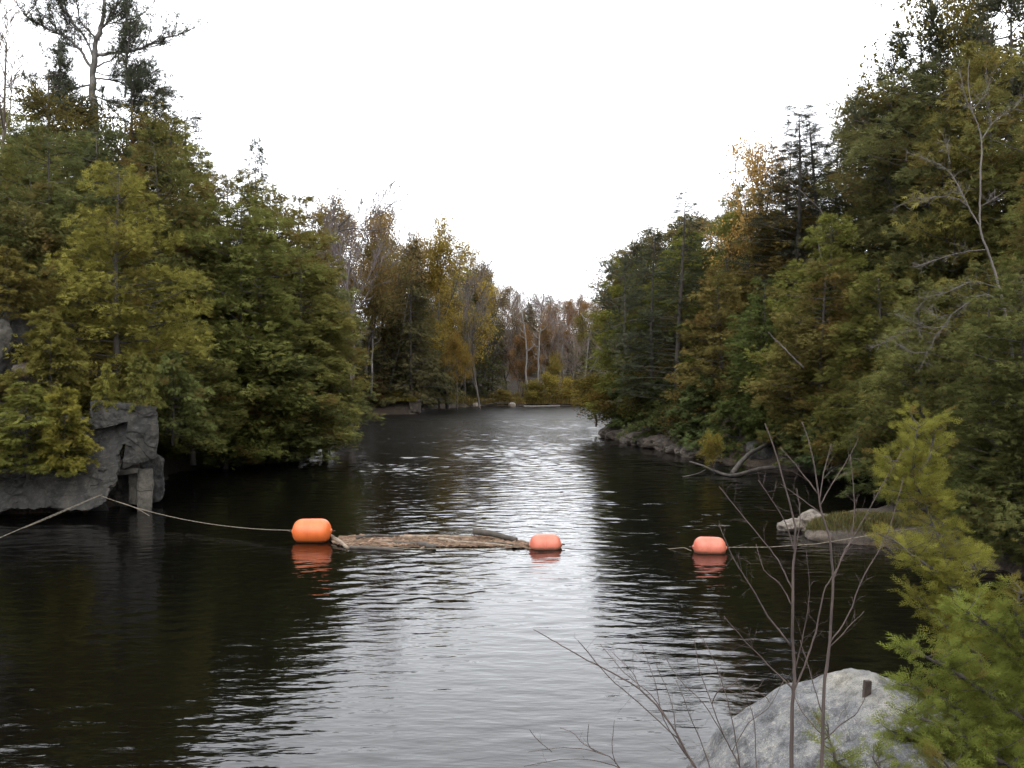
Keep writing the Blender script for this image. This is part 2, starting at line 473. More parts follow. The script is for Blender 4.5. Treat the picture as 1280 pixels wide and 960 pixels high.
def build_water():
    """the river surface with its wavelets as real relief"""
    ys = [2.0]
    while ys[-1] < 140:
        y = ys[-1]; ys.append(y + (0.2 if y < 9 else 0.054 + 0.0014 * (y - 9)))
    ys = np.array(ys)
    xs = np.concatenate([np.arange(-46, -24, 0.6), np.arange(-22, 18, 0.19), np.arange(19, 46, 0.6)])
    X, Y = np.meshgrid(xs, ys)
    r = np.random.default_rng(21)
    Z = np.zeros_like(X)
    for k in range(90):
        lam = math.exp(r.uniform(math.log(0.18), math.log(1.15)))
        th = r.normal(math.radians(96), math.radians(36))
        kk = 2 * math.pi / lam
        a = SLOPE * lam / (2 * math.pi) * math.sqrt(2 / 90.0)
        ph = r.uniform(0, 6.28)
        fade = np.clip((lam / np.maximum(0.054 + 0.0014 * (Y - 9), 0.04) - 2.4) / 2.5, 0, 1)
        if lam > 0.8: fade = fade * np.interp(Y, [12, 60], [0.25, 1.15])      # longer waves need fetch
        else: fade = fade * np.interp(Y, [12, 60], [1.15, 1.0])   # only what the sheet can carry
        Z += a * fade * np.sin(kk * (math.cos(th) * X + math.sin(th) * Y) + ph)
    P = np.stack([X, Y, np.zeros_like(X)], -1).reshape(-1, 3)
    gust = 0.75 + 0.45 * fbm(P * np.array([1.0, 0.55, 1.0]), 0.16, 3, 4.0).reshape(X.shape)
    group = 0.8 + 0.5 * fbm(P * np.array([0.6, 1.4, 1.0]), 0.55, 2, 9.0).reshape(X.shape)
    lee = np.interp(Y, [0, 10, 15, 20, 30, 140], [0.18, 0.2, 0.34, 0.72, 0.95, 1.25])          # sheltered below the near bank
    Z *= np.clip(gust, 0.2, 1.4) * np.clip(group, 0.25, 1.5) * lee
    V = np.stack([X, Y, Z], -1).reshape(-1, 3)
    nx, ny = len(xs), len(ys)
    i = (np.arange(ny - 1)[:, None] * nx + np.arange(nx - 1)[None]).ravel()
    Q = np.stack([i, i + 1, i + 1 + nx, i + nx], 1)
    w = link("river_water", mesh_np("river_water", V, Q, [M_WATER], smooth=True))
    tag(w, "dark rippled river reflecting the white sky", "river", kind="structure")
SLOPE = 0.13
build_water()

# ------------------------------------------------------------------ foliage templates
def template(kind, r):
    """flat spray in local (along, side, up): triangles"""
    T = []
    def leaf(x0, y0, ang, L, W, z=0.0):
        c, s = math.cos(ang), math.sin(ang)
        T.append([(x0 - s * -W / 2 * 0.6, y0 - c * W / 2 * 0.6, z), (x0 + c * L, y0 + s * L, z + r.uniform(-.1, .1) * L), (x0 - s * W / 2 * 0.6, y0 + c * W / 2 * 0.6, z)])
    if kind == 'cedar':
        leaf(0.2, 0, 0, 0.85, 0.24)
        for k, x in enumerate((0.1, 0.45)):
            for sgn in (-1, 1):
                leaf(x, 0, sgn * r.uniform(0.6, 0.95), (0.62 - 0.14 * k) * r.uniform(0.8, 1.15), 0.24, r.uniform(-.06, .06))
    elif kind == 'needle':
        leaf(0.0, 0, 0, 1.0, 0.16)
        for k, x in enumerate((0.12, 0.36, 0.6)):
            for sgn in (-1, 1):
                leaf(x, 0, sgn * r.uniform(0.8, 1.15), (0.46 - 0.08 * k) * r.uniform(0.8, 1.2), 0.15, r.uniform(-.08, .02))
    elif kind == 'tuft':
        for k in range(9):
            a = r.uniform(-1.2, 1.2); L = r.uniform(0.6, 1.0)
            T.append([(0, -0.03, -0.02), (math.cos(a) * L, math.sin(a) * L, r.uniform(-0.3, 0.5)), (0, 0.05, 0.02)])
    elif kind == 'broad':
        for k in range(4):
            x, y, z = r.uniform(-.1, 1), r.uniform(-.5, .5), r.uniform(-.4, .3)
            a = r.uniform(0, 6.28); L = r.uniform(0.3, 0.45); t = r.uniform(-.5, .5)
            c, s = math.cos(a) * L / 2, math.sin(a) * L / 2
            p, q = (x - c, y - s, z), (x + c, y + s, z + t * L)
            m1, m2 = (x - s * .6, y + c * .6, z + t * L / 2 - 0.05), (x + s * .6, y - c * .6, z + t * L / 2 + 0.05)
            T.append([p, m1, q]); T.append([p, q, m2])
    elif kind == 'fern':        # fine cedar spray for the foreground
        leaf(0.25, 0, 0, 0.8, 0.06)
        for k in range(4):
            x = 0.08 + 0.19 * k
            for sgn in (-1, 1):
                L = (0.54 - 0.09 * k) * r.uniform(0.8, 1.15); a = sgn * r.uniform(0.55, 0.8); z = r.uniform(-.05, .05)
                leaf(x, 0, a, L, 0.07, z)
                for f in (0.45,):
                    xx, yy = x + math.cos(a) * L * f, math.sin(a) * L * f
                    leaf(xx, yy, a - sgn * 0.6, L * 0.38, 0.055, z)
                    leaf(xx, yy, a + sgn * 0.6, L * 0.3, 0.055, z)
    return np.array(T, float)

def sprays(P, D, N, size, tint, kind, r, nvar=6):
    """stamp spray templates; returns V, T, tint(n,2)"""
    n = len(P)
    D = unit(D); S = unit(np.cross(N, D)); N2 = np.cross(D, S)
    Vs, Cs = [], []
    pick = r.integers(0, nvar, n)
    for k in range(nvar):
        idx = np.nonzero(pick == k)[0]
        if not len(idx): continue
        t = template(kind, random.Random(int(r.integers(1e9)))).reshape(-1, 3)
        s = size[idx][:, None, None]
        V = P[idx][:, None] + s * (t[None, :, 0:1] * D[idx][:, None] + t[None, :, 1:2] * S[idx][:, None] + t[None, :, 2:3] * N2[idx][:, None])
        Vs.append(V.reshape(-1, 3))
        Cs.append(np.repeat(tint[idx], len(t), 0))
    V = np.vstack(Vs); C = np.vstack(Cs)
    return V, np.arange(len(V)).reshape(-1, 3), C

def clump_tint(P, r, brown=0.08, scale=1.1, seed=1.0):
    t = 0.5 + 0.33 * vnoise(P, scale, seed) + r.normal(0, 0.13, len(P))
    b = (r.random(len(P)) < brown * 0.5) * r.uniform(0.3, 0.9, len(P))
    nb = np.clip((vnoise(P, scale * 0.8, seed + 5) - 0.62 + brown * 2.0) * 2.2, 0, 0.85)
    return np.stack([np.clip(t, 0, 1), np.maximum(b, nb)], 1)

# every prototype stands on z=0 and is 10 m high; returns dict(crown=mesh, trunk=mesh)
def conifer(seed, kind='cedar', R=2.6, t0=0.02, nbr=150, per=26, size=0.42, tmpl='cedar', rise=0.5, droop=0.0, brown=0.08, prof=0.75, gap=0.0, mat=None, lean=0.0, inner=0.35, leaders=1):
    r = np.random.default_rng(seed)
    H = 10.0
    wob = [r.uniform(0, 6.28) for _ in range(6)]
    P, D, N, S = [], [], [], []
    seg0, seg1, sr0, sr1 = [], [], [], []
    def axis(t):
        return np.array([0.18 * math.sin(3 * t + wob[0]) + lean * t * t, 0.18 * math.sin(2.6 * t + wob[1]), t * H])
    offs_l = [(np.zeros(3), 1.0)]
    for q in range(leaders - 1):                            # side leaders give the crown several rounded tops
        aa = wob[4] + q * 6.28 / max(leaders - 1, 1) + r.normal(0, .4)
        offs_l.append((np.array([math.cos(aa), math.sin(aa), 0]) * R * r.uniform(0.35, 0.6), r.uniform(0.66, 0.9)))
    for k in range(nbr):
        lo_, tm = offs_l[0] if leaders == 1 or r.random() < 0.45 else offs_l[r.integers(1, leaders)]
        t = t0 + (1 - t0) * (k + r.random()) / nbr
        t = min(t, 0.995)
        ta = t * tm
        if kind == 'cedar':
            shape = (1 - t) ** prof * (0.55 + 0.45 * min(1, (t - t0 + 0.08) / 0.25))
            shape = shape * 1.15 + 0.03
        else:
            shape = (1 - t) ** prof + 0.04
        phi = k * 2.39996 + r.normal(0, 0.5)
        lob = 1 + 0.26 * math.sin(2 * phi + wob[2] + 5 * t) + 0.2 * math.sin(3 * phi + wob[3] - 9 * t) + 0.12 * math.sin(11 * t + wob[4])
        if r.random() < gap: continue
        L = max(0.25, R * shape * lob * r.uniform(0.72, 1.12) * (0.72 if tm < 1 else 1.0))
        out = np.array([math.cos(phi), math.sin(phi), 0])
        a = axis(ta) + lo_ * min(1.0, ta / 0.35)
        e0 = rise * r.uniform(0.6, 1.3)
        n = max(4, int(per * (0.35 + 0.65 * L / R)))
        s = inner + (1 - inner) * r.random(n) ** 0.6
        zz = e0 * s - droop * s * s
        pts = a + L * (out[None] * s[:, None] + np.array([0, 0, 1.])[None] * zz[:, None])
        spread = 0.17 * L + 0.10
        side = np.array([-out[1], out[0], 0])
        offs = r.normal(0, 1, n) * spread * np.minimum(1.0, 1.35 - s)
        pts = pts + side[None] * offs[:, None] + np.array([0, 0, 1.])[None] * (r.normal(0, 1, n) * (0.10 if kind == 'cedar' else 0.05) * (0.5 + L / R))[:, None]
        dirs = out[None] * 1.0 + side[None] * (np.sign(offs) * r.uniform(0.1, 1.0, n))[:, None] + np.array([0, 0, 1.])[None] * ((e0 - 2 * droop * s) + r.normal(0, 0.35, n))[:, None]
        nor = np.array([0, 0, 1.])[None] * (0.8 if kind == 'cedar' else 1.3) + out[None] * 0.55 + r.normal(0, 0.45, (n, 3))
        P.append(pts); D.append(dirs); N.append(nor)
        S.append(size * r.uniform(0.65, 1.25, n) * (0.6 + 0.4 * min(1, L / R + 0.3)))
        tip = a + L * 0.85 * (out + np.array([0, 0, 1.]) * (e0 * .85 - droop * .72))
        mid = a + L * 0.45 * (out + np.array([0, 0, 1.]) * (e0 * .45 - droop * .2))
        rr = 0.008 + 0.009 * L
        seg0 += [a, mid]; seg1 += [mid, tip]; sr0 += [rr, rr * .65]; sr1 += [rr * .65, rr * .2]
    P = np.vstack(P); D = np.vstack(D); N = np.vstack(N); S = np.concatenate(S)
    tint = clump_tint(P, r, brown, 1.0, seed * 0.37)
    V, T, C = sprays(P, D, N, S, tint, tmpl, r)
    crown = mesh_np("crown", V, T, [mat or M_LEAF], tint=C)
    ax = [axis(t) for t in np.linspace(0, 0.97, 9)]
    ax[0][2] = -0.6
    tv = [poly_tube(ax, np.linspace(0.17 if kind == 'cedar' else 0.12, 0.012, 9), None, 7)]
    tv.append(tubes(seg0, seg1, sr0, sr1, 3))
    V, T = join(tv)
    trunk = mesh_np("trunk", V, T, [M_BARK], smooth=True)
    return dict(crown=crown, trunk=trunk)

def skeleton(seed, H=10.0, levels=4, spread=0.65, kids=(7, 5, 4, 3), trunk_r=0.15, up=0.10, len_f=(0.55, 0.5, 0.5, 0.5), t_lo=0.3, jit=0.14, lean=(0, 0), fork=False):
    """branching skeleton: list of segments (p0, p1, r0, r1, level) and tips"""
    r = np.random.default_rng(seed)
    segs, tips = [], []
    stack = [(np.array([0, 0, -0.5]), unit(np.array([lean[0], lean[1], 1.0])), H * (0.8 if fork else 0.95), trunk_r, 0)]
    while stack:
        p, d, L, rad, lv = stack.pop()
        n = 7 if lv == 0 else (5 if lv == 1 else 3)
        pts = [p]; dirs = []
        for k in range(n):
            d = unit(d + r.normal(0, jit * (0.5 if lv == 0 else 1.0), 3) + np.array([0, 0, up * (1 if lv else 0.3)]))
            q = pts[-1] + d * L / n
            pts.append(q); dirs.append(d)
        rs = np.linspace(rad, rad * (0.25 if lv == 0 else 0.35), n + 1)
        for k in range(n):
            segs.append((pts[k], pts[k + 1], rs[k], rs[k + 1], lv))
        if lv + 1 < levels:
            for c in range(kids[lv]):
                f = (t_lo if lv == 0 else 0.2) + (1 - (t_lo if lv == 0 else 0.2)) * (c + r.random()) / kids[lv]
                f = min(f, 0.98)
                i = min(int(f * n), n - 1); g = f * n - i
                q = pts[i] * (1 - g) + pts[i + 1] * g
                perp = unit(np.cross(dirs[i], r.normal(0, 1, 3)))
                sp = spread * r.uniform(0.7, 1.3)
                nd = unit(dirs[i] * math.cos(sp) + perp * math.sin(sp))
                ll = L * len_f[lv] * r.uniform(0.6, 1.15) * (1.1 - 0.55 * f if lv == 0 else 1.0 - 0.3 * f)
                stack.append((q, nd, ll, max(rs[i] * 0.6 * (1 - 0.2 * g), 0.004), lv + 1))
        if lv == levels - 1:
            for k in range(1, n + 1): tips.append((pts[k], dirs[min(k, n - 1)]))
    return segs, tips

def bare(seed, twig_min=0.009, pale=False, **kw):
    segs, tips = skeleton(seed, **kw)
    P0 = np.array([s[0] for s in segs]); P1 = np.array([s[1] for s in segs])
    R0 = np.maximum([s[2] for s in segs], twig_min); R1 = np.maximum([s[3] for s in segs], twig_min * 0.8)
    lv = np.array([s[4] for s in segs])
    big = lv <= 1
    V, T = tubes(P0[big], P1[big], R0[big], R1[big], 5)
    trunk = mesh_np("trunk", V, T, [M_PALE if pale else M_TWIG], smooth=True)
    V, T = tubes(P0[~big], P1[~big], R0[~big], R1[~big], 3)
    crown = mesh_np("branches", V, T, [M_PALE if pale else M_TWIG])
    return dict(branches=crown, trunk=trunk)

def leafy(seed, dens=0.8, size=0.42, brown=0.12, per=3, jitter=0.35, **kw):
    r = np.random.default_rng(seed + 99)
    segs, tips = skeleton(seed, **kw)
    P0 = np.array([s[0] for s in segs]); P1 = np.array([s[1] for s in segs])
    R0 = np.maximum([s[2] for s in segs], 0.011); R1 = np.maximum([s[3] for s in segs], 0.009)
    V, T = tubes(P0, P1, R0, R1, 4)
    trunk = mesh_np("trunk", V, T, [M_BARK], smooth=True)
    A = np.array([t[0] for t in tips]); B = np.array([t[1] for t in tips])
    A = np.repeat(A, per, 0); B = np.repeat(B, per, 0)
    keep = r.random(len(A)) < dens
    # gaps in the crown come in patches
    keep &= vnoise(A, 0.8, seed * 0.7) > -0.45
    A, B = A[keep], B[keep]
    n = len(A)
    P = A + r.normal(0, jitter, (n, 3))
    D = B + r.normal(0, 0.8, (n, 3)); N = np.array([[0, 0, 1.]]) + r.normal(0, 0.6, (n, 3))
    tint = clump_tint(P, r, brown, 0.9, seed * 0.31)
    V, T, C = sprays(P, D, N, size * r.uniform(0.7, 1.3, n), tint, 'broad', r)
    crown = mesh_np("crown", V, T, [M_BROAD], tint=C)
    return dict(crown=crown, trunk=trunk)

def pine(seed, R=3.2, nbr=34, tuft=0.4, t0=0.35):
    """open crowned pine: long irregular limbs carrying tufts of needles"""
    r = np.random.default_rng(seed)
    H = 10.0
    segs = []; P, D = [], []
    for k in range(nbr):
        t = t0 + (1 - t0) * (k + r.random()) / nbr
        phi = r.uniform(0, 6.28)
        L = R * (0.25 + 0.9 * (1 - t) ** 0.6) * r.uniform(0.5, 1.15)
        d = np.array([math.cos(phi), math.sin(phi), r.uniform(-0.05, 0.35)])
        p = np.array([0, 0, t * H]); rad = 0.02 + 0.012 * L
        n = 6
        for i in range(n):
            d = unit(d + r.normal(0, 0.12, 3) + np.array([0, 0, 0.05]))
            q = p + d * L / n
            segs.append((p, q, rad * (1 - i / n * .8), rad * (1 - (i + 1) / n * .8)))
            if i >= 2:
                for _ in range(4 + i):
                    sd = unit(d + r.normal(0, 0.8, 3) + np.array([0, 0, 0.25]))
                    e = p + (q - p) * r.random() + sd * r.uniform(0.1, 0.5)
                    P.append(e); D.append(sd)
                    if r.random() < 0.3: segs.append((p + (q - p) * 0.5, e, 0.012, 0.006))
            p = q
    P = np.array(P); D = np.array(D); n = len(P)
    tint = clump_tint(P, r, 0.03, 1.0, seed * .3)
    V, T, C = sprays(P, D, np.array([[0, 0, 1.]]) + r.normal(0, .4, (n, 3)), tuft * r.uniform(.7, 1.3, n), tint, 'tuft', r)
    crown = mesh_np("crown", V, T, [M_NEEDLE], tint=C)
    a, b, c, e = zip(*segs)
    tv = [poly_tube([(0, 0, -.5), (.1, 0, 3), (0, .1, 6), (.05, 0, 9.9)], [.17, .14, .09, .02], None, 7), tubes(a, b, c, e, 3)]
    V, T = join(tv)
    return dict(crown=crown, trunk=mesh_np("trunk", V, T, [M_BARK], smooth=True))

PROTO = {}
PROTO['cedar'] = [conifer(10 + i, 'cedar', R=2.6, nbr=250, per=95, size=0.275, brown=0.05 + 0.03 * (i % 3), inner=0.15, rise=0.5, droop=0.3, prof=0.42, leaders=3) for i in range(4)]
PROTO['hemlock'] = [conifer(40 + i, 'hem', R=2.6, nbr=190, per=64, size=0.31, tmpl='needle', rise=0.25, droop=0.34, brown=0.0, prof=0.65, gap=0.06, mat=M_NEEDLE, inner=0.1, t0=0.02) for i in range(5)]
PROTO['spire'] = [conifer(60 + i, 'hem', R=1.8, nbr=150, per=36, size=0.26, tmpl='needle', rise=0.4, droop=0.25, brown=0.0, prof=0.75, gap=0.1, mat=M_NEEDLE, inner=0.1, t0=0.1) for i in range(3)]
PROTO['pine'] = [pine(80 + i) for i in range(2)]
PROTO['leafy'] = [leafy(100 + i, levels=4, spread=0.6, kids=(9, 6, 4), t_lo=0.25, dens=0.95, per=15, size=0.26, jitter=0.32) for i in range(4)]
PROTO['thinleaf'] = [leafy(120 + i, levels=4, spread=0.6, kids=(8, 5, 4), t_lo=0.35, dens=0.6, per=9, size=0.27, jitter=0.3) for i in range(3)]
PROTO['bare'] = [bare(140 + i, levels=5, spread=0.55, kids=(11, 7, 5, 4), t_lo=0.25, trunk_r=0.09) for i in range(3)]
PROTO['shrub'] = [leafy(170 + i, levels=4, spread=0.75, kids=(12, 6, 4), t_lo=0.02, dens=0.9, size=0.9, jitter=0.6, len_f=(0.75, 0.5, 0.5)) for i in range(3)]
PROTO['lowcedar'] = [conifer(220 + i, 'cedar', R=4.2, nbr=95, per=85, size=0.66, brown=0.06, inner=0.2, rise=0.55, droop=0.5, prof=0.5) for i in range(3)]
PROTO['rustcedar'] = [conifer(200 + i, 'cedar', R=2.7, nbr=250, per=95, size=0.275, brown=0.15, inner=0.15, rise=0.5, droop=0.28, prof=0.4, leaders=4) for i in range(2)]

NAMES = dict(lowcedar='low_cedar', cedar='cedar_tree', rustcedar='browning_cedar_tree', hemlock='hemlock_tree', spire='spire_conifer_tree', pine='pine_tree', leafy='leafy_tree', thinleaf='thin_leaved_tree', bare='bare_tree', shrub='shrub')
# base colours of foliage (albedo)
BASECOL = dict(lowcedar=(0.09, 0.085, 0.018), cedar=(0.066, 0.068, 0.017), rustcedar=(0.070, 0.064, 0.020), hemlock=(0.038, 0.037, 0.0155), spire=(0.030, 0.034, 0.021), pine=(0.055, 0.062, 0.04),
               leafy=(0.115, 0.075, 0.022), thinleaf=(0.14, 0.085, 0.03), bare=(0.075, 0.062, 0.055), shrub=(0.10, 0.085, 0.022))
GAIN = dict(cedar=1.8, lowcedar=1.65, rustcedar=1.65, hemlock=1.9, spire=1.6, leafy=1.25, shrub=1.05)
TREES = []
HIDDEN = {(-16.1, 58.6), (-12.1, 120.2), (-12.0, 147.4), (15.6, 123.0), (11.2, 82.3), (14.8, 128.2), (20.1, 121.0), (30.9, 52.2), (-30.4, 144.5), (-28.9, 162.3), (-26.4, 135.2), (-26.6, 157.0), (-16.4, 144.0), (-10.5, 163.1), (-19.1, 162.2), (-26.4, 152.8), (-26.3, 148.1), (-24.0, 129.4), (-21.3, 158.6), (-24.1, 143.1), (-21.7, 140.3), (-14.8, 152.2), (-16.7, 164.7), (-30.5, 154.6), (-23.5, 109.6), (-22.1, 161.9), (-20.0, 142.6), (-22.1, 104.0), (-29.4, 136.8), (-23.4, 154.7), (-23.7, 149.6), (-30.2, 141.7), (-13.2, 141.9), (-27.5, 130.6), (-25.5, 160.2), (-21.3, 164.7), (-25.4, 138.1), (-29.3, 165.0), (-24.3, 113.0), (-15.9, 134.8), (-27.9, 139.9), (-23.6, 115.7), (-29.5, 158.2), (-9.3, 149.0), (-11.3, 144.4), (-13.4, 164.4), (22.8, 118.7), (19.2, 110.5), (26.5, 118.8), (15.9, 90.6), (16.4, 119.7), (23.9, 109.7), (15.1, 107.2), (23.6, 124.5), (17.8, 105.4), (17.7, 97.7), (28.7, 123.7), (-4.9, 175.4), (2.8, 196.0), (16.9, 156.6), (23.1, 195.8), (16.7, 195.0), (20.7, 164.2), (20.7, 172.8), (20.3, 191.2), (-7.7, 195.8), (12.7, 182.1), (22.7, 184.5), (13.7, 151.6), (-5.2, 204.9), (-5.9, 179.4), (15.6, 144.7), (14.0, 165.9), (-10.5, 187.2), (14.0, 199.4), (23.6, 188.7), (12.3, 202.8), (-2.7, 195.3), (21.4, 160.6), (-9.5, 192.7), (21.0, 177.9), (12.1, 193.0), (-12.4, 184.0), (18.3, 169.6), (-8.5, 175.2), (13.9, 189.1), (-12.5, 173.6), (25.3, 191.8), (24.7, 199.3), (-18.6, 68.5), (-17.1, 63.1), (-18.6, 76.8), (-23.3, 98.3), (-6.1, 149.9), (-19.7, 82.6), (-6.2, 145.1), (-21.0, 91.2), (-14.5, 51.6), (-19.3, 72.6), (-21.2, 87.5), (-15.7, 66.9), (-26.8, 91.6), (-20.4, 57.3), (-24.4, 69.8), (-9.8, 140.5), (-12.4, 129.4), (-27.9, 97.8), (-24.6, 82.8), (-23.8, 78.9), (-17.1, 121.2), (-18.5, 115.8), (-27.3, 87.5), (-25.9, 102.4), (-23.5, 65.1), (-23.6, 73.7), (-24.2, 124.6), (-29.0, 69.6), (-28.1, 64.1), (-27.5, 59.2), (-18.4, 146.4), (-32.0, 81.6), (-19.0, 133.5), (-27.6, 110.5), (-29.8, 45.4), (-36.2, 90.3), (-35.9, 99.9), (-26.0, 118.2), (-35.8, 95.0), (-16.2, 140.2), (-32.2, 72.4), (-35.5, 54.6), (-30.2, 133.9), (-41.3, 109.8), (-40.9, 117.0), (-33.8, 117.1), (-43.0, 75.6), (-41.0, 83.2), (-41.4, 66.6), (-48.6, 88.6), (-43.9, 98.9), (-36.7, 61.1), (-49.4, 101.5), (-27.6, 142.9), (-35.6, 67.0), (-38.2, 123.4), (-43.1, 93.2), (-36.0, 77.1), (-48.7, 95.6), (-34.0, 106.3), (15.8, 110.7), (15.0, 95.7), (13.9, 88.2), (16.1, 102.9), (14.8, 115.8), (12.0, 92.9), (20.8, 115.9), (19.0, 93.8), (18.7, 131.3), (22.5, 106.6), (16.2, 80.3), (18.2, 139.2), (19.9, 99.8), (20.9, 126.1), (21.6, 88.5), (30.5, 115.2), (25.1, 146.8), (26.6, 85.3), (19.5, 76.7), (29.2, 46.8), (28.9, 100.5), (23.0, 135.1), (26.8, 54.5), (25.9, 112.3), (26.9, 126.7), (25.6, 96.0), (27.8, 106.5), (27.2, 43.5), (26.0, 90.5), (29.7, 120.8), (20.7, 81.6), (26.6, 139.8), (41.5, 100.9), (37.2, 71.3), (32.0, 66.5), (32.4, 144.0), (34.9, 98.4), (32.4, 57.7), (38.7, 123.8), (38.2, 86.5), (36.7, 114.1), (39.1, 140.9), (40.5, 94.7), (36.6, 62.4), (27.1, 68.6), (32.5, 74.6), (32.5, 132.0), (35.2, 92.0), (43.7, 110.2), (39.6, 134.0), (35.5, 106.6), (38.2, 149.2), (36.9, 56.7), (34.1, 80.0), (-18.9, 138.6), (-22.8, 137.3), (-20.2, 111.0), (-31.8, 161.7), (-15.5, 128.1), (-26.5, 165.0), (-19.0, 127.5), (-16.2, 155.2), (-7.9, 160.4), (-32.3, 150.6), (-22.0, 118.9), (-29.1, 149.1), (-10.6, 158.8), (-12.6, 150.5), (-12.2, 137.8), (-15.6, 147.7), (-24.2, 132.4), (-18.7, 124.5), (-12.9, 154.7), (-20.8, 122.4), (-24.2, 146.4), (-30.4, 146.1), (-23.0, 151.2), (-24.9, 158.3), (-16.6, 158.4), (-19.2, 152.9), (-28.1, 156.9), (-18.5, 142.6), (-14.7, 161.8), (-32.6, 158.2), (-20.7, 163.0), (-29.5, 136.7), (-30.6, 155.8), (-23.1, 111.7), (-26.9, 152.7), (-11.4, 164.6), (-28.6, 162.6), (-22.6, 160.0), (-15.6, 131.5), (-20.7, 148.8), (-14.4, 142.9), (-7.2, 164.7), (-33.0, 164.2), (-15.6, 137.1), (-24.5, 114.7), (-17.7, 150.1), (-27.2, 139.1), (-23.3, 143.3), (-18.5, 164.6), (-27.9, 130.3), (-23.2, 140.2), (-24.5, 121.9), (-18.5, 130.5), (-12.4, 132.6), (-19.6, 156.8), (-33.2, 153.9), (-35.2, 162.3), (-23.5, 164.2), (-20.5, 144.6), (-27.3, 134.0), (-23.6, 155.6), (-29.7, 159.3), (27.1, 116.3), (24.6, 109.2), (23.2, 123.6), (20.4, 104.0), (17.3, 90.2), (26.7, 123.7), (24.0, 117.3), (19.1, 111.2), (21.3, 176.5), (-6.6, 181.9), (24.1, 184.4), (-6.2, 189.5), (17.2, 187.8), (-13.1, 202.2), (-4.4, 198.9), (-10.2, 178.5), (-9.9, 169.1), (-5.2, 203.1), (-13.4, 188.3), (-1.3, 202.4), (16.8, 193.4), (17.9, 199.3), (14.6, 196.1), (15.9, 180.1), (25.3, 203.7), (17.6, 203.6), (-9.1, 200.4), (23.4, 189.2), (-11.0, 181.9), (19.5, 160.1), (-8.0, 196.0), (-11.1, 174.9), (-9.7, 192.0), (17.3, 150.2), (13.4, 192.3), (25.5, 198.2), (23.9, 179.7), (25.9, 193.6), (-6.1, 171.0), (-13.1, 196.3), (-8.7, 185.9)}      # spots whose tree nobody could see
_cnt = {}
def place(kind, x, y, H, W=1.0, col=None, rz=None, var=None, z=None, label=None, cat=None, group=None, r=None, name=None):
    r = r or random.Random(int(abs(x * 131 + y * 977) * 10))
    if not label and kind == 'hemlock' and y < 75:          # these slopes are mostly cedar
        hsh = int(abs(x * 7.3 + y * 3.1) * 10) % 10
        if hsh < (6 if x > 0 else 4): kind = 'rustcedar' if hsh % 2 else 'cedar'
    if not label and kind == 'bare' and 60 < y < 131 and int(abs(x * 5.7 + y * 2.3) * 10) % 10 < 7: kind = 'leafy'; col = ((0.085, 0.068, 0.034), (0.08, 0.07, 0.032), (0.1, 0.085, 0.034))[int(abs(x * 10)) % 3]
    k = _cnt.get(kind, 0); _cnt[kind] = k + 1
    pr = PROTO[kind][(k if var is None else var) % len(PROTO[kind])]
    if z is None: z = hz(x, y)
    s = H / 10.0
    rot = r.uniform(0, 6.28) if rz is None else rz; j = r.uniform(0.85, 1.2); q1, q2 = r.uniform(0.96, 1.1), r.uniform(0.85, 1.15)
    if not label and (round(x, 1), round(y, 1)) in HIDDEN: return None
    root = empty(name or NAMES[kind], (x, y, z - 0.15), rot, (s * W, s * W, s))
    c = col or BASECOL[kind]
    g = GAIN.get(kind, 1.0) * j
    c = (c[0] * g * q1, c[1] * g, c[2] * g * q2, 1)
    for nm, me in pr.items():
        o = link(nm, me, root)
        o.color = c
    d = dict(root=root, kind=kind, x=x, y=y, z=z, H=H)
    if label:
        tag(root, label, cat or ('shrub' if 'shrub' in kind else 'tree'), group)
    else:
        TREES.append(d)
    return root

def by_px(kind, u, vtop, Y, W=1.0, vbase=None, **kw):
    """tree whose foot stands on the ground at depth Y below pixel column u and whose tip reaches row vtop"""
    x = (u - 640) / F * Y
    z = kw.pop('z', None)
    if vbase is not None: z = at(u, vbase, Y)[2]
    if z is None: z = hz(x, Y)
    top = at(u, vtop, Y)[2]
    return place(kind, x, Y, max(top - z + 0.15, 1.0), W, z=z, **kw)

OLIVE = (0.074, 0.071, 0.018); GREEN = (0.058, 0.059, 0.017); DEEP = (0.045, 0.048, 0.016); YEL = (0.115, 0.095, 0.02)
# --- left bank, single trees one can point at
by_px('cedar', 152, 205, 35.5, 0.95, z=3.0, col=OLIVE, var=0, label="big olive yellow cedar standing on top of the left rock cliff")
by_px('lowcedar', 35, 480, 30.4, 1.3, vbase=588, col=(0.075, 0.078, 0.018), label="low yellow green cedar hanging over the left end of the cliff")
by_px('lowcedar', 80, 486, 30.2, 0.8, vbase=585, col=(0.085, 0.082, 0.018), label="small yellow cedar sprouting from the cliff face above the rope anchor")
by_px('lowcedar', 62, 385, 32.6, 0.8, vbase=490, col=(0.08, 0.078, 0.018), label="low olive cedar right of the dark outcrop at the left edge")
by_px('lowcedar', 12, 310, 33.4, 1.0, vbase=400, col=(0.085, 0.07, 0.02), label="low brownish cedar on top of the dark outcrop at the left edge")
by_px('lowcedar', 132, 455, 31.3, 0.6, vbase=508, col=(0.075, 0.075, 0.018), label="low olive cedar on the cliff edge above the rope anchor")
by_px('lowcedar', 176, 440, 31.6, 0.7, vbase=510, col=(0.07, 0.074, 0.018), label="low olive cedar on the cliff edge above the stone column")
by_px('lowcedar', 215, 440, 34.5, 0.9, vbase=545, col=(0.05, 0.06, 0.018), label="green cedar bough hanging over the dark recess right of the cliff")
by_px('cedar', 238, 400, 41, 1.35, z=1.2, col=GREEN, var=2, label="green cedar right behind the stone column, touching the water")
by_px('cedar', 300, 250, 47, 1.1, z=0.4, col=GREEN, var=3, label="tall green cedar at the water left of the sparse yellow sapling")
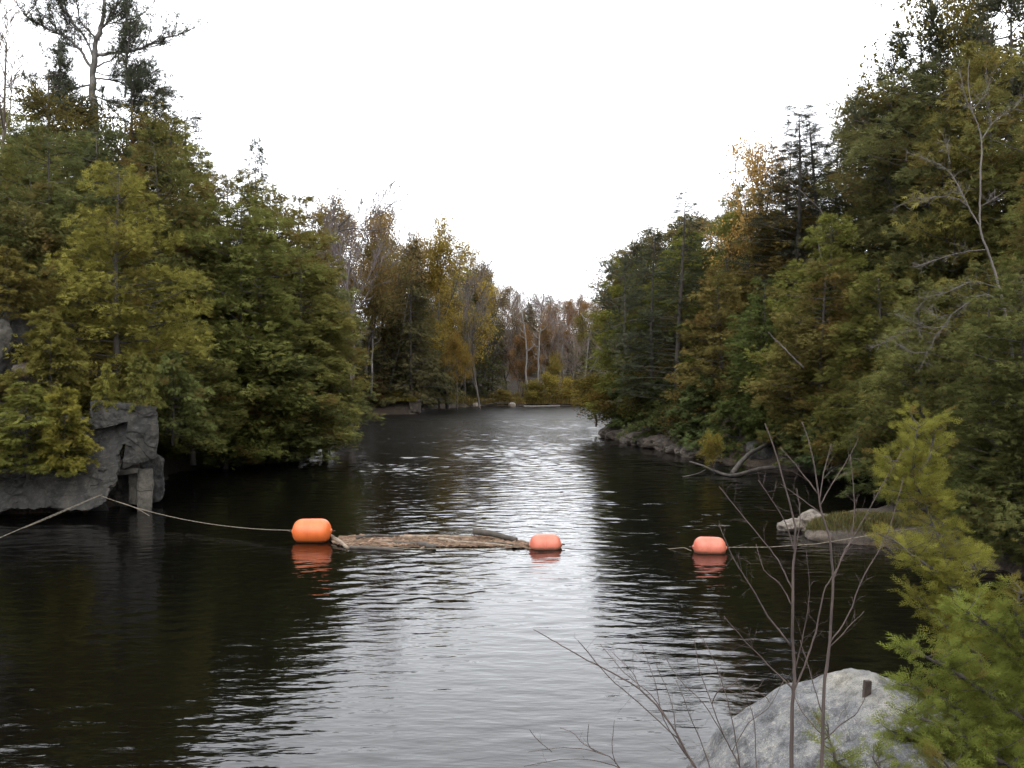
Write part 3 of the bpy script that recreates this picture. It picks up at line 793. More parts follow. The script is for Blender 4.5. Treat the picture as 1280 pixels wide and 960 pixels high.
by_px('cedar', 372, 330, 50, 1.35, z=0.2, col=(0.06, 0.063, 0.017), var=4, label="wide green cedar at the tip of the left bank behind the big buoy")
by_px('cedar', 345, 395, 48.5, 1.6, z=0.1, col=DEEP, var=5, label="low dark cedar with branches trailing in the water below the left bank")
by_px('cedar', 285, 430, 45.5, 1.6, z=0.2, col=(0.05, 0.055, 0.017), var=1, label="low green cedar drooping to the water right of the cliff recess")
by_px('rustcedar', 345, 255, 53, 1.0, z=1.2, label="brownish cedar with a rounded top above the left bank tip")
by_px('rustcedar', 285, 222, 50, 1.0, z=1.5, label="brown tinged cedar rising below the skyline spire on the left")
by_px('rustcedar', 372, 250, 58, 1.0, z=2.0, label="brownish olive tree on the skyline left of the crooked dead limb")
by_px('cedar', 322, 232, 57, 1.0, z=2.5, col=(0.055, 0.058, 0.021), label="olive tree just under the lone dark spire on the left")
by_px('cedar', 405, 330, 55, 1.0, z=0.8, col=(0.055, 0.061, 0.02), label="olive cedar at the outermost tip of the left bank")
by_px('rustcedar', 30, 260, 38, 1.0, label="rusty brown cedar above the grey rocks at the left edge")
by_px('hemlock', 320, 172, 55, 0.5, col=(0.02, 0.022, 0.014), label="dark spire breaking the skyline alone on the left hill")
by_px('spire', 242, 138, 56, 1.7, col=(0.024, 0.028, 0.018), label="dark ragged conifer on the skyline right of the big pine")
by_px('pine', 62, 90, 52, 0.8, label="airy dark pine left of the big pine's trunk on the left skyline")
by_px('pine', 165, 92, 53, 0.8, label="airy dark pine right of the big pine's trunk on the left skyline")
by_px('spire', 205, 118, 55, 1.3, label="ragged dark conifer just right of the two airy pines on the left")
by_px('cedar', 118, 158, 48, 1.0, col=(0.042, 0.05, 0.02), label="olive tree mass below the big pine's trunk on the left slope")
by_px('rustcedar', 200, 178, 47, 1.0, col=(0.055, 0.054, 0.02), label="brownish tree above the big olive cedar of the cliff")
by_px('leafy', 425, 285, 101, 0.9, z=0.6, col=(0.10, 0.075, 0.03), label="dull brown leafy tree below the purplish bare trees on the left")
by_px('leafy', 452, 315, 103.5, 0.9, z=0.8, col=(0.09, 0.07, 0.03), label="dull brown leafy tree left of the slender pale trunk")
by_px('hemlock', 436, 360, 104, 0.7, z=0.6, label="dark hemlock at the water just left of the rock ledge")
by_px('hemlock', 490, 385, 113, 0.8, z=2.2, label="dark hemlock right behind the rock ledge on the left")
by_px('hemlock', 548, 400, 117, 0.9, z=0.6, label="dark hemlock at the water right of the rock ledge")
by_px('bare', 5, 20, 50, 1.0, label="bare grey tree at the left edge beside the big pine")
by_px('hemlock', 515, 297, 108, 0.9, label="dark hemlock with a blunt tip standing over the left rock ledge")
by_px('leafy', 560, 313, 118, 1.0, col=(0.15, 0.115, 0.03), label="yellow leafed tree on the skyline right of the blunt hemlock")
by_px('leafy', 478, 285, 108, 0.8, col=(0.13, 0.09, 0.04), label="pale brown leafed tree left of the blunt hemlock")
by_px('bare', 603, 345, 120, 1.0, label="grey bare tree on the skyline at the far end of the left bank")
by_px('bare', 410, 245, 85, 1.0, label="purplish bare tree on the skyline above the crooked dead limb")
by_px('bare', 445, 262, 92, 1.0, label="purplish bare tree on the skyline right of the crooked dead limb")
by_px('leafy', 572, 430, 112, 0.9, col=(0.125, 0.085, 0.02), z=0.5, label="ochre leafed tree low on the left bank by the far shore")
# --- far end
by_px('hemlock', 596, 396, 131.5, 0.9, z=0.8, label="dark hemlock at the water, first left of the far shore")
by_px('hemlock', 616, 392, 135, 0.8, label="dark hemlock at the left end of the far shore grass")
by_px('leafy', 634, 408, 138, 0.9, col=(0.09, 0.066, 0.036), label="dull brown leafy tree left of the pale trunk pair at the far shore")
by_px('hemlock', 715, 425, 140, 0.8, label="dark hemlock behind the right end of the far shore")
by_px('leafy', 652, 425, 136, 0.9, col=(0.115, 0.068, 0.028), label="orange leafed tree behind the two pale trunks at the far shore")
by_px('leafy', 690, 415, 140, 0.9, col=(0.11, 0.072, 0.03), label="orange brown tree right of the two pale trunks at the far shore")
by_px('leafy', 690, 448, 137, 1.0, col=(0.16, 0.125, 0.03), label="yellow leafed low tree above the ochre shrubs at the far shore")
# --- right bank
by_px('pine', 780, 315, 66, 0.9, label="thin dark pine nearest to the gap of the valley on the right skyline")
by_px('spire', 818, 284, 61, 1.3, label="open dark conifer second from the gap on the right skyline")
by_px('spire', 852, 240, 58, 1.4, label="tall open dark conifer below the golden tree on the right skyline")
by_px('thinleaf', 925, 194, 57, 0.75, col=(0.36, 0.22, 0.07), label="golden leafed tree thin against the sky on the right hill")
by_px('cedar', 905, 340, 58, 1.2, z=2.5, col=(0.060, 0.068, 0.018), label="olive green cedar above the fallen trunk on the right bank")
by_px('rustcedar', 985, 225, 56, 1.05, col=(0.085, 0.064, 0.024), label="rusty brown tree below the golden crown on the right hill")
by_px('cedar', 1235, 330, 25.5, 1.0, z=0.6, col=(0.043, 0.046, 0.016), label="dense dark cedar at the right edge over the brown bank rock")
by_px('cedar', 1288, 345, 21.8, 1.15, z=0.3, col=(0.046, 0.049, 0.016), label="dark cedar cut by the right edge over the brown bank rock")
by_px('cedar', 1165, 370, 31, 1.15, z=0.6, col=(0.054, 0.055, 0.017), label="green cedar behind the drooping young cedar on the right bank")
by_px('cedar', 1095, 340, 38, 1.15, z=0.6, col=(0.055, 0.06, 0.018), label="olive cedar behind the grassy spit on the right bank")
by_px('rustcedar', 1030, 330, 43, 1.15, z=0.8, label="brown tinged cedar over the right end of the fallen trunk")
by_px('cedar', 960, 350, 48, 1.1, z=1.6, col=(0.05, 0.06, 0.018), label="green cedar above the dark hollow of the right bank")
by_px('lowcedar', 1130, 500, 32, 1.2, z=0.4, col=(0.04, 0.05, 0.017), label="low dark cedar at the foot of the right slope behind the young cedar")
by_px('lowcedar', 1050, 500, 40.5, 1.2, z=0.4, col=(0.036, 0.048, 0.018), label="low dark cedar touching the water behind the grassy spit")
by_px('lowcedar', 1005, 505, 43.5, 1.0, z=0.5, col=(0.045, 0.055, 0.018), label="low cedar leaning over the grey fallen trunk")
by_px('lowcedar', 1235, 560, 23.5, 1.1, z=0.7, col=(0.036, 0.048, 0.017), label="low dark cedar just above the brown bank rock at the right edge")
by_px('spire', 990, 136, 54, 1.5, label="dark conifer on the right skyline, left of a close pair")
by_px('spire', 1016, 141, 54.5, 1.4, label="dark conifer on the right skyline, right of a close pair")
by_px('hemlock', 1078, 104, 52, 0.8, label="dark pointed hemlock on the right skyline before the sky gaps of the pine")
by_px('hemlock', 1045, 160, 57, 0.9, label="dark hemlock just under the right skyline between two conifer groups")
by_px('spire', 1120, 78, 50, 1.5, label="ragged dark conifer left of the pine with sky gaps on the right")
by_px('leafy', 1195, -20, 48, 0.8, col=(0.085, 0.076, 0.022), label="bronze leafed tree at the top of the right hill")
by_px('pine', 1150, 40, 48, 0.9, label="dark pine with sky gaps left of the bronze tree")
by_px('pine', 1262, -5, 46, 0.9, label="dark pine in the top right corner behind the bronze tree")

# --- the rest of the wood, scattered over both slopes
def scatter():
    r = random.Random(5)
    pts = []
    def ok(x, y, s):
        return all((x - a) ** 2 + (y - b) ** 2 > (s) ** 2 for a, b in pts)
    for side in (-1, 1):
        for band, (d0, d1, sp, tries) in enumerate(((0.5, 3.5, 2.7, 600), (3.5, 9, 3.0, 700), (9, 17, 3.4, 700), (17, 30, 4.0, 500))):
            for _ in range(tries):
                y = r.uniform(24, 150) if r.random() < .6 else r.uniform(26, 70)
                sx = float(np.interp(y, XL[:, 0], XL[:, 1])) if side < 0 else float(np.interp(y, XR[:, 0], XR[:, 1]))
                d = r.uniform(d0, d1)
                x = sx + side * d
                dd = float(shore_d(x, y)[0])
                if dd < d0 * 0.8: continue
                if side < 0 and y < 38 and x > -17.5: continue       # the cliff stays clear
                if side > 0 and y < 30 and dd < 2.5: continue
                if side < 0 and y < 36 and x / y < -0.49: continue       # the grey crag stays clear
                u, _v = proj(x, y, 5)
                if u < -90 or u > 1370: continue
                if not ok(x, y, sp * (0.8 + y / 160)): continue
                z = hz(x, y)
                lim = float(sky_z(x, y)) - z
                if side < 0:
                    tbl = (('cedar', .66), ('rustcedar', .12), ('hemlock', .18), ('leafy', .04)) if y < 58 else (('hemlock', .45), ('leafy', .2), ('bare', .22), ('cedar', .13))
                else:
                    tbl = (('cedar', .55), ('rustcedar', .2), ('hemlock', .2), ('leafy', .05)) if y < 62 else (('cedar', .35), ('rustcedar', .15), ('hemlock', .3), ('leafy', .1), ('bare', .1))
                if band >= 2 and y < 62:
                    tbl = (('hemlock', .4), ('cedar', .3), ('rustcedar', .12), ('leafy', .06), ('spire', .12))
                if y > 118: tbl = (('bare', .45), ('hemlock', .35), ('leafy', .2))
                q = r.random(); kind = tbl[-1][0]
                for k, p in tbl:
                    if q < p: kind = k; break
                    q -= p
                H = r.uniform(7, 12.5) if kind in ('cedar', 'rustcedar') else r.uniform(9, 15)
                if band == 0: H *= r.uniform(0.65, 0.95)
                if lim < 4: continue
                lim *= r.uniform(0.8, 0.95)
                if H > lim: H = lim
                elif band >= 1 and lim < 17 and r.random() < 0.6: H = lim
                if H < 3.5: continue
                pts.append((x, y))
                col = None
                if kind == 'cedar':
                    col = r.choice([OLIVE, GREEN, (0.048, 0.050, 0.017), (0.064, 0.066, 0.018), (0.085, 0.082, 0.022)])
                if kind == 'leafy':
                    col = r.choice([(0.085, 0.066, 0.026), (0.075, 0.066, 0.024), (0.09, 0.06, 0.026), (0.085, 0.078, 0.024)])
                place(kind, x, y, H, r.uniform(0.85, 1.2) * (1.25 if H < 7 else 1), col=col, r=r)
    # the stretches that show behind the two bank tips
    for (x0, x1, y0, y1, u0, u1, sp, tries, tbl) in ((-48, -4, 104, 165, 400, 640, 2.7, 1500, (('hemlock', .46), ('leafy', .34), ('bare', .14), ('cedar', .06))),
                                                  (7, 44, 62, 125, 735, 900, 3.0, 500, (('cedar', .35), ('hemlock', .3), ('rustcedar', .15), ('bare', .08), ('leafy', .12)))):
        for _ in range(tries):
            x, y = r.uniform(x0, x1), r.uniform(y0, y1)
            u, _v = proj(x, y, 5)
            if u < u0 or u > u1 or float(shore_d(x, y)[0]) < 0.6 or not ok(x, y, sp): continue
            if x < -10.5 and y < 110 and float(shore_d(x, y)[0]) < 3: continue
            z = hz(x, y); lim = (float(sky_z(x, y)) - z) * r.uniform(0.92, 1.0)
            if lim < 4: continue
            q = r.random(); kind = tbl[-1][0]
            for k, p in tbl:
                if q < p: kind = k; break
                q -= p
            H = r.uniform(9, 15)
            if H > lim or (lim < 19 and r.random() < .6): H = lim
            pts.append((x, y))
            col = None
            if kind == 'leafy': col = r.choice([(0.10, 0.076, 0.036), (0.09, 0.072, 0.032), (0.13, 0.108, 0.034), (0.095, 0.066, 0.034)])
            place(kind, x, y, H, r.uniform(0.85, 1.2), col=col, r=r)
    # far hill: bare reddish crowns with dark conifers on the crest
    for _ in range(1100):
        y = r.uniform(134, 205); x = r.uniform(-26, 34)
        if not ok(x, y, 3.5): continue
        u, _v = proj(x, y, 5)
        if u < 560 or u > 790: continue
        z = hz(x, y)
        lim = float(sky_z(x, y)) - z
        kind = 'hemlock' if (y > 188 and r.random() < .7) or r.random() < .08 else ('leafy' if r.random() < .12 else 'bare')
        H = min(lim, r.uniform(9, 13))
        if H < 4: continue
        pts.append((x, y))
        place(kind, x, y, H, r.uniform(0.9, 1.2), col=(0.10, 0.076, 0.062) if kind == 'bare' else ((0.13, 0.08, 0.036) if kind == 'leafy' else None), r=r)
scatter()

# --- shrubs along the shores
def shrub_px(u, vtop, vbase, W, col, label, Y=None, var=None):
    """shrub whose foot is at the waterline pixel row vbase"""
    p = on_water(u, vbase) if Y is None else at(u, vbase, Y)
    g_ = hz(p[0], p[1])
    if g_ > p[2]: p[2] = g_ - 0.1
    H = at(u, vtop, p[1])[2] - p[2]
    return place('shrub', p[0], p[1], max(H, 0.4), W, col=col, z=p[2] + 0.1, label=label, cat='shrub', var=var)
shrub_px(690, 474, 506, 1.3, (0.19, 0.16, 0.035), "tall ochre yellow shrub on the far shore below the pale trunks", Y=131.5)
shrub_px(713, 480, 506, 1.3, (0.17, 0.14, 0.035), "ochre shrub at the right end of the far shore", Y=131.8)
shrub_px(666, 482, 506, 1.5, (0.18, 0.15, 0.04), "ochre shrub left of the tallest one on the far shore", Y=132)
shrub_px(630, 490, 506, 2.0, (0.15, 0.12, 0.035), "low brownish shrub at the left end of the far shore", Y=131)
shrub_px(492, 491, 501, 4.0, (0.16, 0.14, 0.03), "mossy yellow green shrub on top of the left rock ledge", Y=107)
shrub_px(432, 478, 515, 1.6, (0.07, 0.045, 0.025), "reddish brown brush at the left foot of the rock ledge", Y=102.5)
shrub_px(466, 482, 508, 1.5, (0.08, 0.06, 0.025), "brown brush on the middle of the rock ledge", Y=105.5)
shrub_px(452, 480, 506, 2.2, (0.06, 0.035, 0.02), "dark reddish shrub beside the left rock ledge", Y=105)
shrub_px(745, 480, 530, 1.6, (0.10, 0.085, 0.025), "green bush hanging over the water at the right bank tip", Y=71)
shrub_px(770, 490, 535, 1.7, (0.12, 0.085, 0.022), "yellow brown bush above the stony right bank tip", Y=67)
shrub_px(815, 480, 545, 1.7, (0.07, 0.066, 0.02), "dull green bush above the stones of the right bank", Y=61)
shrub_px(893, 550, 590, 0.9, (0.14, 0.12, 0.028), "small yellow shrub at the water beside the fallen trunk", Y=43.6)
shrub_px(412, 505, 565, 0.9, (0.16, 0.12, 0.03), "sparse yellow sapling leaning over the water at the left bank tip", Y=54)
shrub_px(850, 500, 570, 1.5, (0.05, 0.055, 0.018), "dark green bush above the stones left of the fallen trunk", Y=55)

# ------------------------------------------------------------------ the big pine on the left skyline
def sculpted_tree(name, Y, limbs, foot, label, mat_bark, tuft=None, tuft_size=0.4, tuft_n=7, twigs=0, depth_jit=1.2, seed=1, col=(0.035, 0.042, 0.026), twig_len=1.0, cat='tree', sub=5, sides=5, tufts_from=0.35, extra_mat=None, twig_r=0.0, tuft_twig=1.0, sublimbs=0):
    """tree from limb polylines given in the photo's picture plane at depth Y, each limb swinging out of that plane"""
    r = np.random.default_rng(seed)
    o = at(*foot, Y)
    root = empty(name, o)
    parts = []; P, D = [], []; tw = []
    limbs = list(limbs)
    queue = [(li, p, a, b, None) for li, (p, a, b) in enumerate(limbs)]
    for li, pts, r0, r1, W3 in queue:
        swing = r.uniform(-1, 1) * depth_jit if li else 0.0
        n = len(pts)
        W = W3 if W3 is not None else np.array([at(u, v, Y + swing * (k / max(n - 1, 1)) ** 1.3) for k, (u, v) in enumerate(pts)]) - o
        n = len(W)
        parts.append(poly_tube(W, r0, r1, sides, sub, wob=r1 * 0.8, rnd=r))
        # points along it
        seg = np.linalg.norm(np.diff(W, axis=0), axis=1); L = seg.sum(); cum = np.concatenate([[0], np.cumsum(seg)])
        def pt(s):
            i = min(np.searchsorted(cum, s, 'right') - 1, n - 2); g = (s - cum[i]) / max(seg[i], 1e-6)
            return W[i] + (W[i + 1] - W[i]) * g, unit(W[i + 1] - W[i])
        if sublimbs and W3 is None and li:
            for _ in range(int(sublimbs * L)):
                s = L * r.uniform(0.15, 0.95); p, d = pt(s)
                e = unit(d * 0.9 + r.normal(0, 0.55, 3) * np.array([1, 1, 0.7]) + np.array([0, 0, 0.1])); ln = r.uniform(0.8, 2.2)
                mid = p + e * ln * 0.5; tip = mid + unit(e + np.array([0, 0, 0.35]) + r.normal(0, 0.2, 3)) * ln * 0.5
                queue.append((99, [0, 0, 0], r1 * 1.3, r1 * 0.5, np.array([p, mid, tip])))
        if li and twigs:
            for _ in range(int(twigs * L)):
                s = L * r.uniform(0.2, 1.0); p, d = pt(s)
                e = unit(d * 0.8 + r.normal(0, 0.65, 3) + np.array([0, 0, 0.15]))
                ln = twig_len * r.uniform(0.3, 1.0) * (1.15 - s / L * 0.6)
                m = p + e * ln * 0.5; q = m + unit(e + r.normal(0, 0.35, 3)) * ln * 0.5
                tr = max(r1 * 0.55, twig_r); tw.append((p, m, tr, tr * .76)); tw.append((m, q, tr * .76, tr * .4))
                for _k in range(2):
                    q2 = m + unit(e + r.normal(0, 0.6, 3)) * ln * r.uniform(0.2, 0.45); tw.append((m, q2, tr * .6, tr * .3))
                if tuft and r.random() < tuft_twig:
                    for f in (0.5, 0.75, 1.0):
                        for _k in range(3): P.append(p + (q - p) * f + r.normal(0, 0.12, 3)); D.append(e + r.normal(0, 0.5, 3))
        if tuft and li:
            for _ in range(int(tuft_n * L)):
                s = L * r.uniform(tufts_from, 1.0); p, d = pt(s)
                e = unit(d * 0.7 + r.normal(0, 0.7, 3) + np.array([0, 0, 0.35]))
                P.append(p + e * r.uniform(0.0, 0.4)); D.append(e)
    V, T = join(parts)
    link("trunk", mesh_np("trunk", V, T, [mat_bark], smooth=True), root).color = (*col, 1)
    if tw:
        a, b, c, d = zip(*tw); V, T = tubes(a, b, c, d, 3)
        tw_o = link("twigs", mesh_np("twigs", V, T, [mat_bark]), root); tw_o.color = (*col, 1); tw_o["kind"] = "stuff"
    if P:
        P = np.array(P); D = np.array(D); n = len(P)
        V, T, C = sprays(P, D, np.array([[0, 0, 1.]]) + r.normal(0, .4, (n, 3)), tuft_size * r.uniform(.7, 1.3, n), clump_tint(P, r, 0.03, 1.0, 3.3), tuft, r)
        link("crown", mesh_np("crown", V, T, [extra_mat or M_NEEDLE], tint=C), root).color = (*col, 1)
    tag(root, label, cat)
    return root

sculpted_tree("pine_tree", 56, [
    ([(118, 190), (117, 140), (116, 95), (120, 55), (128, 20), (132, -25)], 0.30, 0.08),
    ([(117, 90), (100, 62), (80, 45), (55, 34), (35, 22), (26, 12)], 0.11, 0.03),
    ([(118, 75), (105, 45), (85, 20), (72, -5)], 0.08, 0.03),
    ([(120, 70), (140, 66), (165, 64), (185, 56), (205, 48), (230, 41)], 0.12, 0.03),
    ([(122, 50), (100, 25), (95, -10)], 0.07, 0.02),
    ([(124, 40), (142, 15), (155, -20)], 0.08, 0.03),
    ([(119, 85), (130, 78), (142, 72), (158, 40), (160, 5)], 0.07, 0.02),
    ([(118, 98), (140, 100), (165, 108), (195, 112), (215, 118)], 0.07, 0.02),
    ([(118, 105), (95, 110), (75, 120), (60, 125)], 0.07, 0.02),
    ([(156, 122), (158, 90), (160, 60), (165, 20)], 0.07, 0.03),
    ([(74, 150), (74, 110), (76, 80), (80, 40)], 0.07, 0.02),
    ([(118, 120), (140, 128), (170, 132), (200, 128)], 0.06, 0.02),
    ([(116, 118), (90, 130), (70, 145)], 0.06, 0.02),
    ([(118, 90), (140, 95), (175, 92), (205, 88)], 0.05, 0.015),
], (118, 190), "tall grey trunked pine spreading two long arms on the left skyline", bark_material("pine_bark", (0.05, 0.045, 0.04), (0.12, 0.11, 0.10)), tuft='tuft', tuft_size=0.26, tuft_n=9, twigs=3, depth_jit=2.5, seed=4, col=(0.06, 0.066, 0.042), twig_len=0.8, twig_r=0.011, tuft_twig=0.9, sublimbs=4.0, tufts_from=0.25)

# crooked dead limb over the left slope
sculpted_tree("dead_tree", 66, [
    ([(372, 420), (372, 330), (384, 309), (400, 304), (416, 302), (423, 290), (440, 286), (468, 288), (490, 282)], 0.13, 0.025),
    ([(414, 302), (424, 284), (422, 268), (428, 252)], 0.06, 0.015),
    ([(423, 284), (436, 272), (446, 264)], 0.05, 0.012),
    ([(395, 306), (420, 326), (440, 320)], 0.05, 0.012),
    ([(404, 304), (398, 285), (388, 270)], 0.05, 0.012),
], (372, 420), "crooked dark dead limb reaching out from the left slope", bark_material("dead_dark_bark", (0.02, 0.017, 0.015), (0.05, 0.042, 0.036)), twigs=3.5, twig_len=0.9, seed=9)

def pale_stem(pts, Y, r0, r1, label, seed, nbr=6, mat=M_PALE, blen=1.6):
    r = random.Random(seed)
    limbs = [(pts, r0, r1)]
    for k in range(nbr):
        f = 0.35 + 0.65 * (k + r.random()) / nbr
        n = len(pts) - 1; i = min(int(f * n), n - 1); g = f * n - i
        u = pts[i][0] * (1 - g) + pts[i + 1][0] * g; v = pts[i][1] * (1 - g) + pts[i + 1][1] * g
        s = r.choice((-1, 1)); L = blen * F / Y * r.uniform(0.5, 1.0)
        limbs.append(([(u, v), (u + s * L * .5, v - L * .3), (u + s * L * .8, v - L * .75)], r1 * 1.1, r1 * 0.4))
    return sculpted_tree("slender_pale_tree", Y, limbs, pts[0], label, mat, twigs=2.0, twig_len=0.8, seed=seed, sub=3)
pale_stem([(464, 498), (465, 450), (467, 410), (468, 365), (470, 330)], 103, 0.136, 0.048, "slender pale trunk rising from the bank left of the rock ledge", 21)
pale_stem([(484, 500), (497, 440), (505, 400), (515, 350)], 108, 0.136, 0.060, "leaning grey trunk in front of the blunt dark hemlock", 22, 3)
pale_stem([(658, 492), (658, 450), (657, 420), (652, 388)], 131.5, 0.161, 0.078, "pale trunk on the far shore, left one of the pair by the ochre shrubs", 23)
pale_stem([(672, 492), (673, 460), (674, 425), (676, 410)], 132, 0.155, 0.072, "pale trunk on the far shore, right one of the pair by the ochre shrubs", 24)
pale_stem([(697, 480), (697, 430), (696, 388)], 139, 0.124, 0.048, "thin grey trunk behind the ochre shrubs, left of two close together", 25)
pale_stem([(703, 480), (703, 430), (705, 378)], 139.5, 0.124, 0.048, "thin grey trunk behind the ochre shrubs, right of two close together", 26)
pale_stem([(730, 490), (733, 460), (738, 420), (744, 385)], 90, 0.105, 0.054, "leaning pale trunk in the gap beside the right bank tip", 27)

# pale dead tree on the right slope
M_DEAD = bark_material("bleached_wood", (0.045, 0.039, 0.034), (0.115, 0.10, 0.09), scale=3)
sculpted_tree("dead_pale_tree", 23.5, [
    ([(1275, 650), (1272, 560), (1266, 450), (1256, 390), (1245, 345), (1236, 318), (1226, 290), (1225, 262), (1226, 215), (1227, 180), (1222, 155), (1214, 135), (1210, 100), (1212, 75)], 0.0439, 0.0077),
    ([(1226, 285), (1214, 265), (1204, 245), (1192, 222), (1178, 208), (1160, 200), (1132, 190)], 0.0205, 0.0045),
    ([(1210, 258), (1195, 248), (1170, 246), (1142, 250), (1118, 260)], 0.0129, 0.0038),
    ([(1227, 175), (1240, 155), (1252, 145), (1268, 135), (1280, 120)], 0.0163, 0.0038),
    ([(1222, 155), (1215, 140), (1205, 115), (1200, 90)], 0.0117, 0.0032),
    ([(1188, 205), (1184, 185), (1177, 165)], 0.0094, 0.0032),
    ([(1232, 312), (1205, 315), (1175, 323), (1145, 334)], 0.0129, 0.0058),
    ([(1226, 258), (1240, 250), (1247, 245)], 0.0088, 0.0032),
    ([(1214, 138), (1232, 118), (1240, 90)], 0.0088, 0.0032),
    ([(1258, 400), (1242, 372), (1224, 370), (1205, 382), (1190, 393), (1180, 408), (1170, 420), (1160, 440), (1150, 462)], 0.0199, 0.0064),
    ([(1182, 408), (1160, 410), (1140, 402), (1118, 392)], 0.0094, 0.0032),
    ([(1190, 393), (1170, 395), (1160, 385)], 0.0082, 0.0032),
    ([(1160, 440), (1140, 440), (1122, 430)], 0.0076, 0.0032),
    ([(1172, 418), (1140, 412), (1110, 425), (1090, 435)], 0.0082, 0.0032),
    ([(1250, 360), (1215, 352), (1185, 365), (1160, 372), (1148, 385)], 0.0105, 0.0038),
], (1275, 650), "tall leafless pale tree with forked limbs on the right slope", M_DEAD, twigs=22.0, twig_len=0.6, seed=31, depth_jit=0.5, twig_r=0.0038)
for i, (pts, Y, lab) in enumerate((
    ([(1028, 330), (1022, 290), (1030, 270), (1008, 245), (985, 225)], 50, "thin bleached branch below the golden crown on the right hill"),
    ([(1005, 460), (990, 445), (975, 430), (960, 415)], 41, "short bleached twig sticking out over the dark recess on the right"),
    ([(735, 470), (760, 430), (790, 425)], 69, "grey broken branch lying across the right bank tip"))):
    sculpted_tree("dead_branch", Y, [(pts, 0.05, 0.015), (pts[1:3] + [(pts[2][0] - 12, pts[2][1] - 10)], 0.02, 0.008)], pts[0], lab, M_DEAD, twigs=4, twig_len=0.6, seed=50 + i, cat='branch', depth_jit=0.4)

# ------------------------------------------------------------------ rocks
def block(front, depth, back=1.5, n=22, amp=0.06, seed=0.0, shrink=0.0, chamfer=0.06):
    """rough stone block: front face from four photo pixels (tl, tr, br, bl) at the given depths, pushed back"""
    A = np.array([at(u, v, y) for (u, v), y in zip(front, depth)])
    B = A + np.array([A[:, 0].mean() / A[:, 1].mean() * back, back, 0]); c = B.mean(0); B = c + (B - c) * (1 - shrink)
    corners = np.array([B[3], B[2], A[2], A[3], B[0], B[1], A[1], A[0]])   # z0: bl_b br_b br_f bl_f ; top: tl_b tr_b tr_f tl_f
    g = np.linspace(-1, 1, n)
    faces = []
    V, idx = [], {}
    def vid(i, j, k):
        key = (i, j, k)
        if key not in idx:
            idx[key] = len(V); V.append((g[i], g[j], g[k]))
        return idx[key]
    m = n - 1
    for a in range(m):
        for b in range(m):
            faces += [(vid(a, b, 0), vid(a, b + 1, 0), vid(a + 1, b + 1, 0), vid(a + 1, b, 0)), (vid(a, b, m), vid(a + 1, b, m), vid(a + 1, b + 1, m), vid(a, b + 1, m)),
                      (vid(a, 0, b), vid(a + 1, 0, b), vid(a + 1, 0, b + 1), vid(a, 0, b + 1)), (vid(a, m, b), vid(a, m, b + 1), vid(a + 1, m, b + 1), vid(a + 1, m, b)),
                      (vid(0, a, b), vid(0, a, b + 1), vid(0, a + 1, b + 1), vid(0, a + 1, b)), (vid(m, a, b), vid(m, a + 1, b), vid(m, a + 1, b + 1), vid(m, a, b + 1))]
    V = np.array(V)
    p = 9.0                                                    # superellipsoid rounding of the edges
    nr = (np.abs(V) ** p).sum(1) ** (1 / p)
    Vr = V / nr[:, None]
    V = V * (1 - chamfer * 4) + Vr * (chamfer * 4)
    x, y, z = (V[:, 0] + 1) / 2, (V[:, 1] + 1) / 2, (V[:, 2] + 1) / 2
    def mix(a, b, t): return a[None] * (1 - t[:, None]) + b[None] * t[:, None]
    lo_b, lo_f = mix(corners[0], corners[1], x), mix(corners[3], corners[2], x)
    hi_b, hi_f = mix(corners[4], corners[5], x), mix(corners[7], corners[6], x)
    lo = lo_f * (1 - y[:, None]) + lo_b * y[:, None]; hi = hi_f * (1 - y[:, None]) + hi_b * y[:, None]
    W = lo * (1 - z[:, None]) + hi * z[:, None]
    ctr = W.mean(0)
    d = unit(W - ctr)
    big = fbm(W, 0.9, 2, seed); step = np.round(fbm(W * np.array([1, 1, 1.6]), 0.8, 2, seed + 4) * 2.2) / 2.2   # broken ledges
    W = W + d * (amp * (big + 1.1 * step + 0.5 * fbm(W, 4.0, 3, seed + 9)))[:, None]
    return W, np.array(faces)

def rock_obj(name, W, Fc, mat, parent=None, smooth=True):
    c = W.mean(0)
    if parent is not None: c = np.array(parent.location)
    o = link(name, mesh_np(name, W - c, Fc, [mat], smooth=smooth), parent)
    if parent is None: o.location = c
    return o

cliff = empty("rock_cliff", at(100, 640, 31.5))
tag(cliff, "dark grey fractured rock cliff at the water under the left cedars", "cliff")
CL = [
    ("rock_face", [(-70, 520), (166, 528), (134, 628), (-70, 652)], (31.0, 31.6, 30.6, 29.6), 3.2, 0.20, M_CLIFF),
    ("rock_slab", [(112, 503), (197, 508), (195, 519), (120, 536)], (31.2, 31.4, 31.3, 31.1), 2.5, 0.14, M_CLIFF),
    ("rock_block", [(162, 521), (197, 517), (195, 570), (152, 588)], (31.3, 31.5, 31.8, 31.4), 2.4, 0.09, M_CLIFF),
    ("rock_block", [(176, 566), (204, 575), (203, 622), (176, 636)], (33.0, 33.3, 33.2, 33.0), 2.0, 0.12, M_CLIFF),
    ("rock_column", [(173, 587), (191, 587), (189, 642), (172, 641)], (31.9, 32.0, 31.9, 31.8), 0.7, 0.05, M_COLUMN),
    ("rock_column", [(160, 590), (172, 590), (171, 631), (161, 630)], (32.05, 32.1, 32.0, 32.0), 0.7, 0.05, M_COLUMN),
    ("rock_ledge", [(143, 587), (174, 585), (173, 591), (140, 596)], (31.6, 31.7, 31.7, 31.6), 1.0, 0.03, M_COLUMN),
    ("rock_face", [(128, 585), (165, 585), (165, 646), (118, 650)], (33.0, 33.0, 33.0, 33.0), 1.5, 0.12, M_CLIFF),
    ("rock_face", [(-80, 640), (130, 628), (140, 650), (-80, 662)], (31.6, 31.8, 32.0, 31.6), 1.5, 0.1, M_CLIFF),
]
